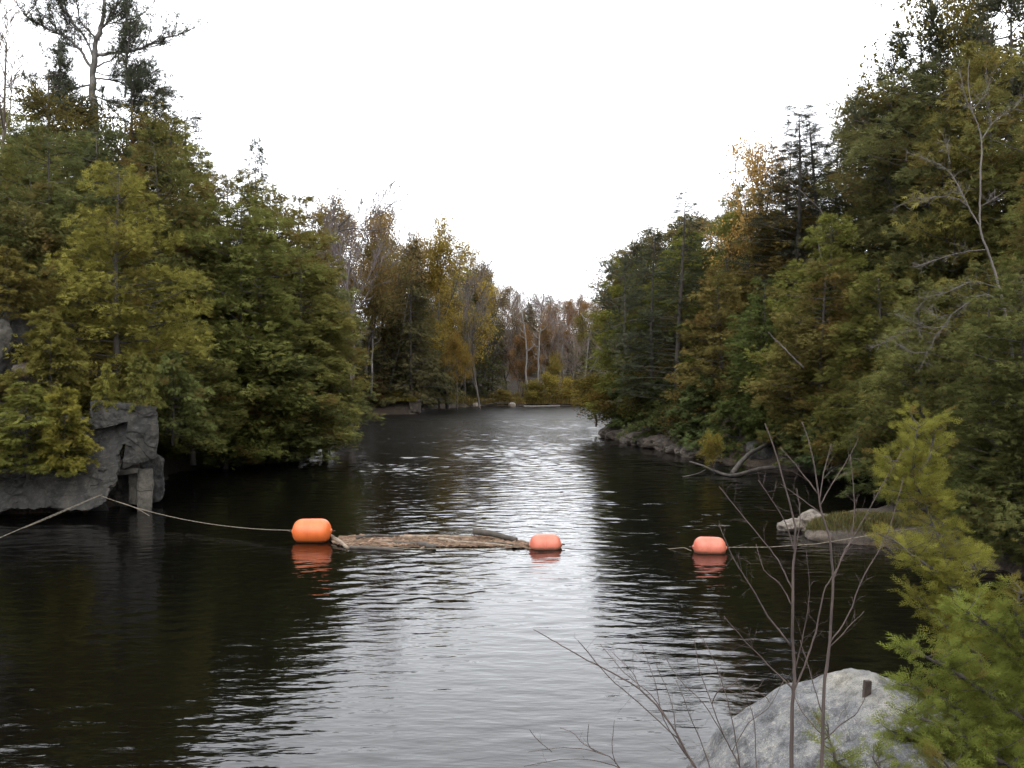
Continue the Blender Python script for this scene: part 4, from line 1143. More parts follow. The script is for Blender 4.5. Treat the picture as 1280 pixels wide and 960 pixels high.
for i, (nm, fr, dp, bk, am, mt) in enumerate(CL):
    rock_obj(nm, *block(fr, dp, bk, 54, am, i * 2.3 + 1, 0.05), mt, cliff, smooth=False)

def boulder(c, rad, seed, sub=4, amp=0.18, cuts=6, flat=None):
    bm = bmesh.new()
    bmesh.ops.create_icosphere(bm, subdivisions=sub, radius=1.0)
    V = np.array([v.co[:] for v in bm.verts]); T = np.array([[v.index for v in f.verts] for f in bm.faces])
    bm.free()
    r = np.random.default_rng(seed)
    for _ in range(cuts):                                   # planar fractures
        n = unit(r.normal(0, 1, 3)); d = r.uniform(0.62, 0.9)
        s = V @ n - d
        V = V - np.where(s > 0, s * 0.85, 0)[:, None] * n[None]
    V = V * (1 + amp * fbm(V, 1.6, 4, seed * 1.1) * 0.6)[:, None]
    return V * np.array(rad)[None] + np.array(c)[None], T

for i, (u_, v_, Y_, rad_, m_, lab_) in enumerate(((18, 430, 34.4, (1.3, 1.1, 1.5), M_CLIFF, "dark broken rock outcrop high at the left edge among cedars"),
        (0, 424, 32.6, (0.45, 0.5, 0.75), M_COLUMN, "pale grey rock face cut by the left edge above the cliff"),
        (36, 468, 32.6, (0.55, 0.5, 0.5), M_BANKROCK, "reddish brown rock below the dark outcrop at the left edge"))):
    V, T = boulder(at(u_, v_, Y_), rad_, 380 + i, 5, 0.3, 9)
    tag(rock_obj("rock_outcrop", V, T, m_, smooth=False), lab_, "rock")
# stones along the right bank and its tip
rr = random.Random(77)
BANK = []
for k in range(15):
    u_ = 764 + k * 7.6 + rr.uniform(-2, 2)
    v_ = float(np.interp(u_, [764, 785, 830, 870, 885], [547, 552, 562, 572, 577]))
    BANK.append((u_, v_, rr.uniform(18, 30), "%s tan bank stone counted from the tip of the right bank" % ["first", "second", "third", "fourth", "fifth", "sixth", "seventh", "eighth", "ninth", "tenth", "eleventh", "twelfth", "thirteenth", "fourteenth", "fifteenth"][k], False))
BANK += [(925, 577, 40, 'dark hollowed rock behind the fallen trunk on the right', True), (968, 583, 44, 'large dark rock right of the hollow behind the fallen trunk', True)]
for i, (u, v, wpx, lab, dark) in enumerate(BANK):
    p = on_water(u, v); s = wpx / F * p[1] * 0.62
    V, T = boulder((p[0], p[1] + s * (.3 if not dark else .6), s * (0.35 if not dark else 0.5)), (s * 1.15, s * 0.9, s * (0.62 if not dark else 0.85)), 300 + i, 4, 0.35, 9)
    tag(rock_obj("bank_rock", V, T, M_CLIFF if dark else M_BANKROCK, smooth=False), lab, "rock", "stones along the right bank")

# ledge far left
W, Fc = block([(428, 503), (524, 500), (525, 519), (425, 520)], (106, 106, 105, 103.5), 5, 26, 0.25, 61.0)
lg = rock_obj("rock_ledge", W, Fc, M_BANKROCK); tag(lg, "low tan rock ledge jutting from the far left bank", "rock")
W, Fc = block([(510, 500), (526, 501), (526, 516), (513, 515)], (104.8, 104.8, 104.6, 104.6), 2, 14, 0.1, 62.0)
tag(rock_obj("rock_block", W, Fc, M_BANKROCK, smooth=False), "low squarish stone at the tip of the far left ledge", "rock")
for i, (u, v, wpx, lab) in enumerate([(596, 509, 10, "small pale stone at the left end of the far shore"), (640, 508.5, 9, "tiny white stone in the middle of the far shore")]):
    p = on_water(u, v); s = wpx / F * p[1] * .6
    V, T = boulder((p[0], p[1], s * .3), (s, s, s * .7), 330 + i, 3)
    tag(rock_obj("shore_rock", V, T, M_PALEROCK), lab, "rock")

# pale rocks and grass spit on the right
for i, (u, v, wpx, hpx, lab) in enumerate([(990, 664, 30, 14, "pale pinkish rock at the end of the grassy spit"), (1020, 664, 36, 26, "pale pointed rock leaning on the grassy spit")]):
    p = on_water(u, v); s = wpx / F * p[1] * .6; hh = hpx / F * p[1]
    V, T = boulder((p[0], p[1] + s * .3, hh * .3), (s, s * .8, hh * .75), 340 + i, 4, 0.35, 10)
    tag(rock_obj("spit_rock", V, T, M_PALEROCK, smooth=False), lab, "rock")
V, T = boulder((10.7, 26.7, 0.0), (1.9, 1.2, 0.62), 351, 5, 0.12, 3)
tag(rock_obj("spit_mound", V, T, M_BANKROCK), "low brown mound under the grass of the right spit", "mound")
V, T = boulder((14.6, 23.2, 0.1), (3.2, 1.6, 0.85), 352, 5, 0.2, 5)
tag(rock_obj("bank_rock", V, T, M_BANKROCK), "long brown grey bank rock at the right edge behind the cedars", "rock")

def grass(name, pts, hmin, hmax, col, label, seed, w=0.012):
    r = np.random.default_rng(seed)
    P = np.array(pts); n = len(P)
    ph = r.uniform(0, 6.28, n); h = r.uniform(hmin, hmax, n)
    d = np.stack([np.cos(ph), np.sin(ph), np.zeros(n)], 1); s = np.stack([-np.sin(ph), np.cos(ph), np.zeros(n)], 1)
    b = r.uniform(0.1, 0.7, n)[:, None]
    a0, a1 = P - s * w, P + s * w
    m = P + d * b * 0.35 * h[:, None] + np.array([0, 0, 1.])[None] * (h * 0.65)[:, None]
    t = P + d * b * h[:, None] + np.array([0, 0, 1.])[None] * (h * (1 - 0.3 * b[:, 0]))[:, None]
    V = np.stack([a0, a1, m + s * w * .7, m - s * w * .7, t], 1).reshape(-1, 3)
    k = (np.arange(n) * 5)[:, None]
    T = (k[:, None] + np.array([[0, 1, 2], [0, 2, 3], [3, 2, 4]])[None]).reshape(-1, 3)
    tint = np.repeat(np.stack([np.clip(r.normal(.5, .25, n), 0, 1), (r.random(n) < .3) * r.uniform(.2, .8, n)], 1), 5, 0)
    o = link(name, mesh_np(name, V, T, [M_BROAD], tint=tint)); o.color = (*col, 1)
    tag(o, label, "grass", kind="stuff")
rg = np.random.default_rng(8)
sp = []
for _ in range(9000):
    a = rg.uniform(0, 6.28); q = math.sqrt(rg.random())
    x, y = 10.75 + 1.85 * q * math.cos(a), 26.75 + 1.15 * q * math.sin(a)
    sp.append((x, y, 0.54 * math.sqrt(max(0, 1 - q * q)) - 0.05))
grass("spit_grass", sp, 0.12, 0.4, (0.085, 0.085, 0.035), "dry olive grass on the right spit", 3)
sp = []
for _ in range(26000):
    x = rg.uniform(-9, 13); y = float(np.interp(x, YF[:, 0], YF[:, 1])) + rg.uniform(-0.2, 9) ** 1.0
    if abs(x) < 60: sp.append((x, y, 0.0))
sp = np.array(sp); sp[:, 2] = height(sp[:, 0], sp[:, 1]) - 0.05
grass("far_shore_grass", sp[sp[:, 2] > -0.05], 0.4, 1.2, (0.16, 0.125, 0.045), "tawny grass along the far shore", 4, w=0.05)
# mossy grass on the far left ledge
sp = np.stack([rg.uniform(-18.5, -11.3, 7000), rg.uniform(104.3, 109, 7000), np.full(7000, 1.55)], 1)
grass("ledge_grass", sp, 0.15, 0.6, (0.15, 0.13, 0.03), "yellow green mossy grass on the far left ledge", 6, w=0.04)

# ------------------------------------------------------------------ fallen trunks at the right bank
def log_thing(name, pts, r0, r1, label, mat, cat='log', seed=1, sub=4, sides=9, extra=()):
    r = np.random.default_rng(seed)
    P = np.array(pts); o = P[0]
    parts = [poly_tube(P - o, r0, r1, sides, sub, wob=min(r0, r1) * .12, rnd=r)]
    for e, a, b in extra: parts.append(poly_tube(np.array(e) - o, a, b, 6, 3, wob=b * .3, rnd=r))
    V, T = join(parts)
    V = V + unit(V) * 0.0
    ob = link(name, mesh_np(name, V, T, [mat], smooth=True), None, o)
    return tag(ob, label, cat)
M_LOG = bark_material("grey_driftwood", (0.022, 0.018, 0.015), (0.062, 0.052, 0.043), scale=4)
M_DARKLOG = bark_material("wet_dark_wood", (0.018, 0.015, 0.012), (0.06, 0.05, 0.04), scale=4)
log_thing("fallen_trunk", [at(1040, 583, 43), at(985, 583, 43.5), at(950, 586, 43.5), at(918, 594, 42.2), at(900, 591, 43), at(878, 582, 45), at(862, 577, 46)], 0.12, 0.04, "grey fallen trunk curving along the water of the right bank", M_LOG, seed=5)
log_thing("fallen_trunk", [at(915, 592, 42.5), at(926, 578, 43.5), at(940, 565, 45), at(968, 552, 47)], 0.12, 0.1, "dark leaning trunk rising from the fallen one into the hollow", M_LOG, seed=7)
log_thing("branch", [on_water(850, 597, -.05), at(872, 592, 42.5), at(882, 587, 44)], 0.03, 0.02, "thin dark branch poking from the water beside the fallen trunk", M_DARKLOG, cat='branch', seed=8)
for k, (u_, vt_, Y_, lab_) in enumerate(((880, 470, 53, "low green cedar over the stones left of the yellow shrub"), (925, 480, 49.5, "low dark cedar over the left end of the fallen trunk"), (965, 480, 47.5, "low dark cedar over the middle of the fallen trunk"), (830, 470, 59, "low olive cedar over the tan stones of the right bank"), (790, 460, 65.5, "low olive cedar over the tip stones of the right bank"))):
    by_px('lowcedar', u_, vt_, Y_, 1.0, z=0.5, col=(0.045, 0.055, 0.018), label=lab_)
log_thing("driftwood", [on_water(655, 508, .12), on_water(700, 507.5, .12)], 0.13, 0.08, "bleached log lying along the far shore", M_PALE, seed=9)
for k, (a, b, c, lab) in enumerate([((600, 503), (618, 499), 128, "grey brush branch on the far shore, left"), ((608, 506), (640, 503), 129, "grey brush branch lying at the far waterline")]):
    log_thing("brush_branch", [at(*a, c), at((a[0] + b[0]) / 2, (a[1] + b[1]) / 2 - 1.5, c), at(*b, c)], 0.09, 0.04, lab, M_LOG, cat='branch', seed=20 + k)

# ------------------------------------------------------------------ buoys
def buoy_mat(name, c0, c1, rough):
    m, n, l, out = new_mat(name)
    tc = n.new("ShaderNodeTexCoord"); ge = n.new("ShaderNodeNewGeometry")
    n1 = n.new("ShaderNodeTexNoise"); n1.inputs["Scale"].default_value = 3.5; n1.inputs["Detail"].default_value = 8; l.new(tc.outputs["Object"], n1.inputs[0])
    r = ramp(n, [(0.3, c0), (0.7, c1)]); l.new(n1.outputs[0], r.inputs[0])
    n2 = n.new("ShaderNodeTexNoise"); n2.inputs["Scale"].default_value = 22; n2.inputs["Detail"].default_value = 6; l.new(tc.outputs["Object"], n2.inputs[0])
    r2 = ramp(n, [(0.62, (0, 0, 0)), (0.72, (1, 1, 1))]); l.new(n2.outputs[0], r2.inputs[0])
    sx = n.new("ShaderNodeSeparateXYZ"); l.new(ge.outputs["Position"], sx.inputs[0])
    ad = n.new("ShaderNodeMath"); ad.operation = 'MULTIPLY_ADD'; ad.inputs[1].default_value = -0.12; l.new(n1.outputs[0], ad.inputs[0]); l.new(sx.outputs[2], ad.inputs[2])
    mr = n.new("ShaderNodeMapRange"); mr.inputs[1].default_value = 0.03; mr.inputs[2].default_value = -0.03; mr.inputs[3].default_value = 0; mr.inputs[4].default_value = 0.85
    l.new(ad.outputs[0], mr.inputs[0])
    mx = n.new("ShaderNodeMix"); mx.data_type = 'RGBA'; mx.inputs[7].default_value = (0.05, 0.035, 0.02, 1)     # algae line
    l.new(mr.outputs[0], mx.inputs[0]); l.new(r.outputs[0], mx.inputs[6])
    sc = n.new("ShaderNodeMath"); sc.operation = 'MULTIPLY'; sc.inputs[1].default_value = 0.45; l.new(r2.outputs[0], sc.inputs[0])
    mx2 = n.new("ShaderNodeMix"); mx2.data_type = 'RGBA'; mx2.inputs[7].default_value = (0.16, 0.07, 0.04, 1)   # scuffs
    l.new(sc.outputs[0], mx2.inputs[0]); l.new(mx.outputs[2], mx2.inputs[6])
    p = n.new("ShaderNodeBsdfPrincipled"); p.inputs["Roughness"].default_value = rough; l.new(mx2.outputs[2], p.inputs["Base Color"])
    l.new(p.outputs[0], out.inputs[0])
    return m
M_ORANGE = buoy_mat("orange_buoy_plastic", (0.42, 0.085, 0.016), (0.53, 0.115, 0.024), 0.45)
M_FADED = buoy_mat("faded_orange_buoy_plastic", (0.36, 0.088, 0.05), (0.46, 0.135, 0.082), 0.55)
M_ROPE = simple_mat("pale_rope", (0.09, 0.076, 0.054), (0.17, 0.148, 0.108), 60, 0.9)
M_STEEL = simple_mat("rusty_steel", (0.018, 0.011, 0.008), (0.04, 0.024, 0.017), 25, 0.8, bump=0.01)

def buoy(c, axis, L, R, mat, label, tilt=0.0):
    """barrel float: rounded ends, mould seam around the middle and two end hubs with a steel eye"""
    ax = unit(np.array([axis[0], axis[1], tilt]))
    rz = math.atan2(ax[1], ax[0])
    root = empty("buoy", c, rz); root.rotation_euler = (0, -math.asin(ax[2]), rz)
    prof = []
    n = 26
    for k in range(n + 1):
        t = -1 + 2 * k / n
        x = t * L / 2
        e = max(0.0, (abs(t) - 0.42) / 0.58)
        rad = R * math.sqrt(max(0.0, 1 - e ** 2.6)) * (1 + 0.012 * math.cos(t * 2))
        prof.append((x, max(rad, R * 0.17 if abs(t) > 0.97 else rad)))
    seg = 36
    V = []
    for x, rad in prof:
        for s in range(seg):
            a = s * 2 * math.pi / seg
            V.append((x, rad * math.cos(a), rad * math.sin(a)))
    i = np.arange(seg); j = (i + 1) % seg
    Q = np.concatenate([np.stack([i + k * seg, j + k * seg, j + (k + 1) * seg, i + (k + 1) * seg], 1) for k in range(n)])
    link("shell", mesh_np("shell", V, Q, [mat], smooth=True), root)
    def ring(x, r0, w, h, nm, m):
        V = []
        for xx, rr_ in ((x - w, r0 - .004), (x - w * .6, r0 + h), (x + w * .6, r0 + h), (x + w, r0 - .004)):
            for s in range(seg):
                a = s * 2 * math.pi / seg; V.append((xx, rr_ * math.cos(a), rr_ * math.sin(a)))
        Q = np.concatenate([np.stack([i + k * seg, j + k * seg, j + (k + 1) * seg, i + (k + 1) * seg], 1) for k in range(3)])
        return link(nm, mesh_np(nm, V, Q, [m], smooth=True), root)
    ring(0.0, R * 1.01, 0.012, 0.004, "mould_seam", mat)
    for s in (-1, 1):
        V, T = poly_tube([(s * (L / 2 - 0.03), 0, 0), (s * (L / 2 + 0.02), 0, 0)], R * .2, R * .17, 14)
        hub = link("end_hub", mesh_np("end_hub", V, T, [mat], smooth=True), root)
        pts = [(s * (L / 2 + 0.02 + 0.045 * (1 - math.cos(a))), 0.045 * math.sin(a), 0) for a in np.linspace(-0.2, 2 * math.pi - .2, 13)]
        V, T = poly_tube(pts, 0.010, 0.010, 6)
        link("eye_bolt", mesh_np("eye_bolt", V, T, [M_STEEL], smooth=True), hub)
    return tag(root, label, "buoy", "barrel buoys of the boom across the river")
b1c = at(389, 663, on_water(389, 677.5)[1]); B1 = (b1c[0], b1c[1] + .1, 0.30)
b2c = on_water(682, 686); B2 = (b2c[0], b2c[1] + .1, 0.09)
b3c = on_water(888, 691); B3 = (b3c[0], b3c[1] + .1, 0.13)
buoy(B1, (1, -0.05), 1.15, 0.365, M_ORANGE, "bright orange barrel buoy, the largest, left end of the driftwood", 0.02)
buoy(B2, (1, 0.12), 0.90, 0.30, M_FADED, "faded salmon buoy at the right end of the floating driftwood", -0.01)
buoy(B3, (1, -0.06), 0.90, 0.29, M_FADED, "faded salmon buoy floating alone on the right, in front of bare saplings", -0.02)

# ------------------------------------------------------------------ ropes
def rope(name, pts, rad, label, sub=10, seed=1, sag=None, knots=()):
    P = np.array(pts, float)
    if sag is not None:
        t = np.linspace(0, 1, 14)[:, None]
        P = P[0] + (P[1] - P[0]) * t - np.array([0, 0, 1.]) * (4 * sag * t * (1 - t))
    o = P[0]
    root = empty(name, o)
    for s in range(2):                                     # two twisted strands
        ph = s * math.pi
        d = unit(P[-1] - P[0]); a = unit(np.cross(d, [0, 0, 1.])); b = np.cross(d, a)
        ext = []
        n = len(P)
        m = max(60, int(np.linalg.norm(P[-1] - P[0]) / 0.05))
        tt = np.linspace(0, n - 1, m); i = np.minimum(tt.astype(int), n - 2); g = (tt - i)[:, None]
        C = P[i] * (1 - g) + P[i + 1] * g
        w = np.linspace(0, m * 0.9, m)[:, None]
        C = C + rad * 0.5 * (a[None] * np.cos(w + ph) + b[None] * np.sin(w + ph))
        V, T = poly_tube(C - o, rad * .62, rad * .62, 5)
        link("strand", mesh_np("strand", V, T, [M_ROPE], smooth=True), root)
    return tag(root, label, "rope")
anchor = at(124, 619, 30.35)
end1 = np.array(B1) + np.array([-0.64, 0.03, 0.02])
rope("rope", [anchor, end1], 0.012, "pale rope from the cliff anchor to the bright orange buoy", sag=0.28)
rope("rope", [anchor, at(0, 672, 24.5), at(-90, 706, 21)], 0.012, "pale rope from the cliff anchor running out of the left edge")
rope("rope", [anchor + np.array([.1, -.03, .02]), at(60, 648, 27.5), at(30, 660, 26)], 0.011, "second slack rope strand left of the cliff anchor")
rope("rope", [at(140, 625, 30.2), at(160, 631, 30), at(174, 637, 29.9), at(187, 645, 29.8)], 0.011, "short frayed rope end hanging below the stone column")
e3 = np.array(B3) + np.array([0.5, 0, 0.0])
rope("rope", [e3, at(960, 684, e3[1] - .2), at(1020, 680, 24.2), at(1070, 672, 23.6), at(1115, 664, 23.6), at(1190, 655, 24.5), at(1235, 650, 25.4)], 0.012, "pale rope from the lone right buoy to the right bank")
rope("rope", [np.array(B3) + np.array([-0.5, 0, -0.1]), at(855, 684.5, 24.7), at(825, 687, 25.2)], 0.012, "short rope sinking into the water left of the lone buoy")
rope("rope", [np.array(B1) + np.array([.62, 0, -.12]), on_water(430, 682, .03), on_water(520, 686, .03), on_water(600, 686, .03), np.array(B2) + np.array([-.5, 0, -.05])], 0.012, "rope of the boom along the driftwood between two buoys")
# anchor ring in the cliff
V, T = poly_tube([(0.07 * math.cos(a), 0, 0.07 * math.sin(a)) for a in np.linspace(0, 6.1, 14)], 0.014, 0.014, 6)
ring_o = link("anchor_ring", mesh_np("anchor_ring", V, T, [M_STEEL], smooth=True), None, anchor)
tag(ring_o, "steel ring holding the ropes on the left cliff", "ring")

# ------------------------------------------------------------------ driftwood raft between the buoys
M_CHIP = leaf_material("wood_chips", dead=(0.07, 0.045, 0.03), trans=0.0)
def debris():
    r = np.random.default_rng(12)
    n = 14000
    t = r.random(n)
    u = 418 + t * 246
    vt = np.interp(u, [412, 440, 540, 600, 640, 665], [676, 670.5, 672, 671, 674, 682])
    vb = np.interp(u, [412, 440, 500, 560, 620, 665], [678, 684.5, 684.5, 684, 683.5, 686])
    v = vt + (vb - vt) * r.random(n) ** 0.9 + r.normal(0, 0.35, n)
    P = np.array([on_water(a, b) for a, b in zip(u, v)])
    keep = (vnoise(P, 0.9, 2.0) > -0.62)
    P = P[keep]; n = len(P)
    ph = r.normal(0, 0.7, n); L = np.exp(r.normal(-3.0, 0.7, n)); w = L * r.uniform(0.12, 0.4, n)
    d = np.stack([np.cos(ph), np.sin(ph), r.normal(0, 0.12, n)], 1); s = np.stack([-np.sin(ph), np.cos(ph), r.normal(0, 0.2, n)], 1)
    mound = 0.05 * np.clip(vnoise(P, 1.3, 5.0) + .4, 0, 1)
    P[:, 2] = 0.012 + r.random(n) * (0.03 + mound)
    h = np.array([0, 0, 1.])[None] * (w * 0.35)[:, None]
    a, b = d * L[:, None] / 2, s * w[:, None] / 2
    V = np.stack([P - a - b, P + a - b, P + a + b, P - a + b, P - a * .9 + h, P + a * .9 + h], 1).reshape(-1, 3)
    k = (np.arange(n) * 6)[:, None, None]
    T = (k + np.array([[0, 1, 5], [0, 5, 4], [2, 3, 4], [2, 4, 5], [1, 2, 5], [3, 0, 4]])[None]).reshape(-1, 3)
    tint = np.repeat(np.stack([np.clip(.5 + .3 * vnoise(P, 1.5, 7.) + r.normal(0, .25, n), 0, 1), (r.random(n) < .25) * r.uniform(.2, .9, n)], 1), 6, 0)
    o = link("driftwood_debris", mesh_np("driftwood_debris", V, T, [M_CHIP], tint=tint)); o.color = (0.135, 0.093, 0.066, 1)
    tag(o, "tan mat of bark and wood chips floating between two orange buoys", "debris", kind="stuff")
debris()
# film of fine litter under the chips
def film():
    top = [(414, 676), (440, 671.5), (490, 671.5), (540, 673), (600, 672.5), (640, 676), (664, 683)]
    bot = [(664, 685.5), (620, 683), (560, 683.5), (500, 684.5), (440, 684.5), (416, 679)]
    pts = [on_water(*p, 0.006) for p in top + bot]
    bm = bmesh.new(); f = bm.faces.new([bm.verts.new(p) for p in pts])
    ext = bmesh.ops.extrude_face_region(bm, geom=[f])
    for v in [g for g in ext['geom'] if isinstance(g, bmesh.types.BMVert)]: v.co.z += 0.012
    bmesh.ops.recalc_face_normals(bm, faces=bm.faces)
    me = bpy.data.meshes.new("litter_film"); bm.to_mesh(me); bm.free()
    me.materials.append(simple_mat("bark_litter", (0.05, 0.036, 0.026), (0.15, 0.105, 0.078), 14, 0.9, 8, 0.02))
    tag(link("floating_litter", me), "fine brown litter sheet under the floating wood chips", "debris", kind="stuff")
film()
M_TANWOOD = bark_material("tan_driftwood", (0.09, 0.066, 0.048), (0.22, 0.17, 0.125), scale=5)
def drift(a, b, r0, r1, label, mat, z0=0.03, z1=0.03, nm="driftwood_log", seed=1, bend=0.03):
    A, B = on_water(*a), on_water(*b); A[2] = z0; B[2] = z1
    m = (A + B) / 2 + np.array([0, bend, bend * .6])
    return log_thing(nm, [A, m, B], r0, r1, label, mat, seed=seed, sides=8)
drift((592, 674), (646, 679), 0.10, 0.07, "dark thick log on the raft tilted up near the right buoy", M_DARKLOG, 0.24, 0.1, seed=31)
drift((412, 674), (435, 686), 0.07, 0.05, "pale forked plank leaning against the bright orange buoy", M_TANWOOD, 0.10, 0.02, seed=32)
drift((468, 680), (548, 684), 0.06, 0.05, "long dark stick along the front of the driftwood", M_DARKLOG, 0.04, 0.03, seed=33)
drift((523, 683), (543, 687), 0.09, 0.07, "short dark stump end at the front of the driftwood", M_LOG, 0.06, 0.05, seed=34)
drift((430, 685), (505, 689), 0.045, 0.04, "grey waterlogged pole sunk at the front left of the driftwood", M_LOG, 0.012, 0.01, seed=35)
drift((500, 673), (590, 674), 0.05, 0.04, "tan pole along the back of the driftwood", M_TANWOOD, 0.05, 0.06, seed=36)
drift((560, 679), (640, 684), 0.04, 0.03, "thin tan pole near the right end of the driftwood", M_TANWOOD, 0.05, 0.03, seed=37)

drift((445, 676), (492, 673.5), 0.045, 0.03, "brown branch lying across the left half of the driftwood", M_LOG, 0.08, 0.07, seed=41, bend=.08)
drift((548, 677), (575, 681), 0.05, 0.04, "short tan chunk in the middle of the driftwood", M_TANWOOD, 0.08, 0.06, seed=42)
drift((604, 681), (655, 685), 0.03, 0.02, "thin dark stick pointing at the faded buoy of the driftwood", M_DARKLOG, 0.05, 0.03, seed=43, bend=.06)
# ------------------------------------------------------------------ foreground boulder with steel pin
V, T = boulder((3.5, 8.3, -0.17), (2.2, 1.9, 2.30), 500, 6, 0.10, 0)
for n_, d_ in (((-0.62, -0.25, 0.74), 1.42), ((0.25, -0.55, 0.8), 1.55), ((0.45, -0.1, 0.88), 1.80)):
    n_ = unit(np.array(n_)); c_ = np.array((3.5, 8.3, -0.17)); s_ = (V - c_) @ n_ - d_
    V = V - np.where(s_ > 0, s_ * 0.6, 0)[:, None] * n_[None]
V = V + unit(V - np.array([3.5, 8.3, -0.17])) * (0.06 * fbm(V, 1.3, 3, 3.3) + 0.045 * np.round(fbm(V * np.array([1, 1, 2.]), 1.6, 2, 7.7) * 3) / 3 + 0.022 * fbm(V, 6, 4, 5.1))[:, None]
BOULDER = rock_obj("foreground_boulder", V, T, M_BOULDER)
tag(BOULDER, "big pale grey lichen crusted boulder in the right foreground", "boulder")
_u, _v = proj(V[:, 0], V[:, 1], V[:, 2])
_near = np.argsort((_u - 1081) ** 2 + (_v - 856) ** 2)[:40]
_hit = V[_near[np.argmin(V[_near][:, 1])]]
pin, pz = _hit, _hit[2] + 0.05
def pin_obj():
    bm = bmesh.new(); bmesh.ops.create_cube(bm, size=1.0)
    for v in bm.verts: v.co = Vector((v.co.x * 0.07, v.co.y * 0.05, v.co.z * 0.20))
    bmesh.ops.bevel(bm, geom=list(bm.edges), offset=0.006, segments=2, affect='EDGES')
    for v in bm.verts: v.co.x += 0.004 * math.sin(v.co.z * 40)
    me = bpy.data.meshes.new("steel_pin"); bm.to_mesh(me); bm.free(); me.materials.append(M_STEEL)
    o = link("steel_pin", me, None, (pin[0], pin[1], pz - 0.01)); o.rotation_euler = (0.05, 0.06, 0.3)
    tag(o, "short rusty steel stub set in the top of the foreground boulder", "pin")
pin_obj()

# ------------------------------------------------------------------ foreground saplings
def sapling(name, Y, limbs, label, mat, twigs, twig_len, seed, jit=0.25, foot=None):
    th_ = 0.7 if name == 'bare_sapling' else 0.55
    limbs = [(p, a * th_, max(b * 0.7, 0.0014)) for p, a, b in limbs]
    sculpted_tree(name, Y, limbs, foot or limbs[0][0][0], label, mat, twigs=twigs, twig_len=twig_len, seed=seed, depth_jit=jit, sub=4, sides=6, cat='sapling')
sapling("bare_sapling", 5.6, [
    ([(985, 1080), (988, 960), (991, 880), (993, 841), (991, 795), (991, 717), (994, 671), (990, 640), (968, 561), (956, 529)], 0.022, 0.004),
    ([(992, 740), (978, 710), (963, 687), (930, 647), (899, 608)], 0.008, 0.003),
    ([(989, 808), (960, 770), (940, 735), (918, 700), (899, 657)], 0.009, 0.003),
    ([(993, 690), (982, 654), (965, 625), (948, 600)], 0.006, 0.0025),
    ([(992, 760), (975, 730), (955, 712), (945, 680)], 0.006, 0.0025),
    ([(990, 860), (960, 830), (930, 800), (905, 770)], 0.007, 0.003),
    ([(992, 700), (1000, 650), (996, 610)], 0.005, 0.0025),
    ([(993, 841), (1005, 790), (1012, 740), (1008, 690)], 0.006, 0.0025),
    ([(990, 870), (1010, 820), (1022, 780), (1030, 740), (1043, 716), (1064, 677), (1091, 628), (1130, 560)], 0.009, 0.0025),
], "bare leafless sapling, the left upright stem before the boulder", M_SAPLING, 15, 0.24, 61)
sapling("bare_sapling", 5.3, [
    ([(1022, 1080), (1027, 951), (1030, 864), (1037, 804), (1041, 726), (1037, 676), (1025, 630), (1016, 570), (1002, 527)], 0.019, 0.0035),
    ([(1025, 632), (1040, 605), (1056, 580), (1071, 554)], 0.006, 0.0025),
    ([(1022, 617), (1000, 588), (975, 559)], 0.006, 0.0025),
    ([(1030, 645), (1004, 625), (976, 605)], 0.005, 0.0025),
    ([(1041, 726), (1055, 690), (1064, 673), (1068, 631), (1063, 569)], 0.006, 0.0025),
    ([(1037, 804), (1060, 770), (1081, 718), (1110, 664), (1130, 595)], 0.007, 0.0025),
    ([(1036, 810), (1060, 785), (1080, 764)], 0.005, 0.0025),
    ([(1024, 628), (1030, 590), (1039, 555)], 0.005, 0.002),
    ([(1029, 920), (1015, 905), (1000, 885), (985, 850)], 0.006, 0.0025),
    ([(1030, 925), (1052, 905), (1072, 890), (1085, 865)], 0.006, 0.0025),
    ([(1030, 900), (1018, 860), (1010, 830), (1000, 800)], 0.005, 0.0025),
], "bare leafless sapling, the right upright stem before the boulder", M_SAPLING, 15, 0.24, 62)
sapling("bare_shrub", 4.6, [
    ([(930, 1060), (869, 960), (838, 905), (800, 862), (755, 836), (715, 815), (690, 800), (667, 787)], 0.012, 0.003),
    ([(850, 925), (800, 880), (760, 845), (735, 815), (722, 800)], 0.006, 0.002),
    ([(838, 905), (815, 870), (780, 840), (750, 805)], 0.006, 0.002),
    ([(800, 862), (790, 840), (765, 815)], 0.004, 0.002),
    ([(862, 950), (830, 900), (818, 850), (800, 800)], 0.006, 0.002),
    ([(890, 990), (850, 930), (840, 880), (820, 830)], 0.006, 0.002),
    ([(900, 1010), (885, 950), (865, 900), (845, 850)], 0.006, 0.002),
], "low bare shrub with branches sweeping left over the water", M_SAPLING, 14, 0.26, 63)
sapling("bare_shrub", 4.4, [
    ([(800, 1040), (775, 960), (745, 940), (705, 935), (660, 940)], 0.006, 0.002),
    ([(775, 960), (740, 950), (700, 950), (655, 958)], 0.005, 0.002),
    ([(760, 945), (730, 930), (715, 915), (700, 910)], 0.004, 0.002),
    ([(770, 955), (765, 935), (768, 900)], 0.004, 0.0018),
    ([(745, 940), (735, 930), (736, 905)], 0.003, 0.0018),
    ([(690, 940), (672, 925), (662, 912)], 0.003, 0.0018),
], "tiny bare twigs at the bottom edge left of the boulder", M_SAPLING, 7, 0.14, 64)
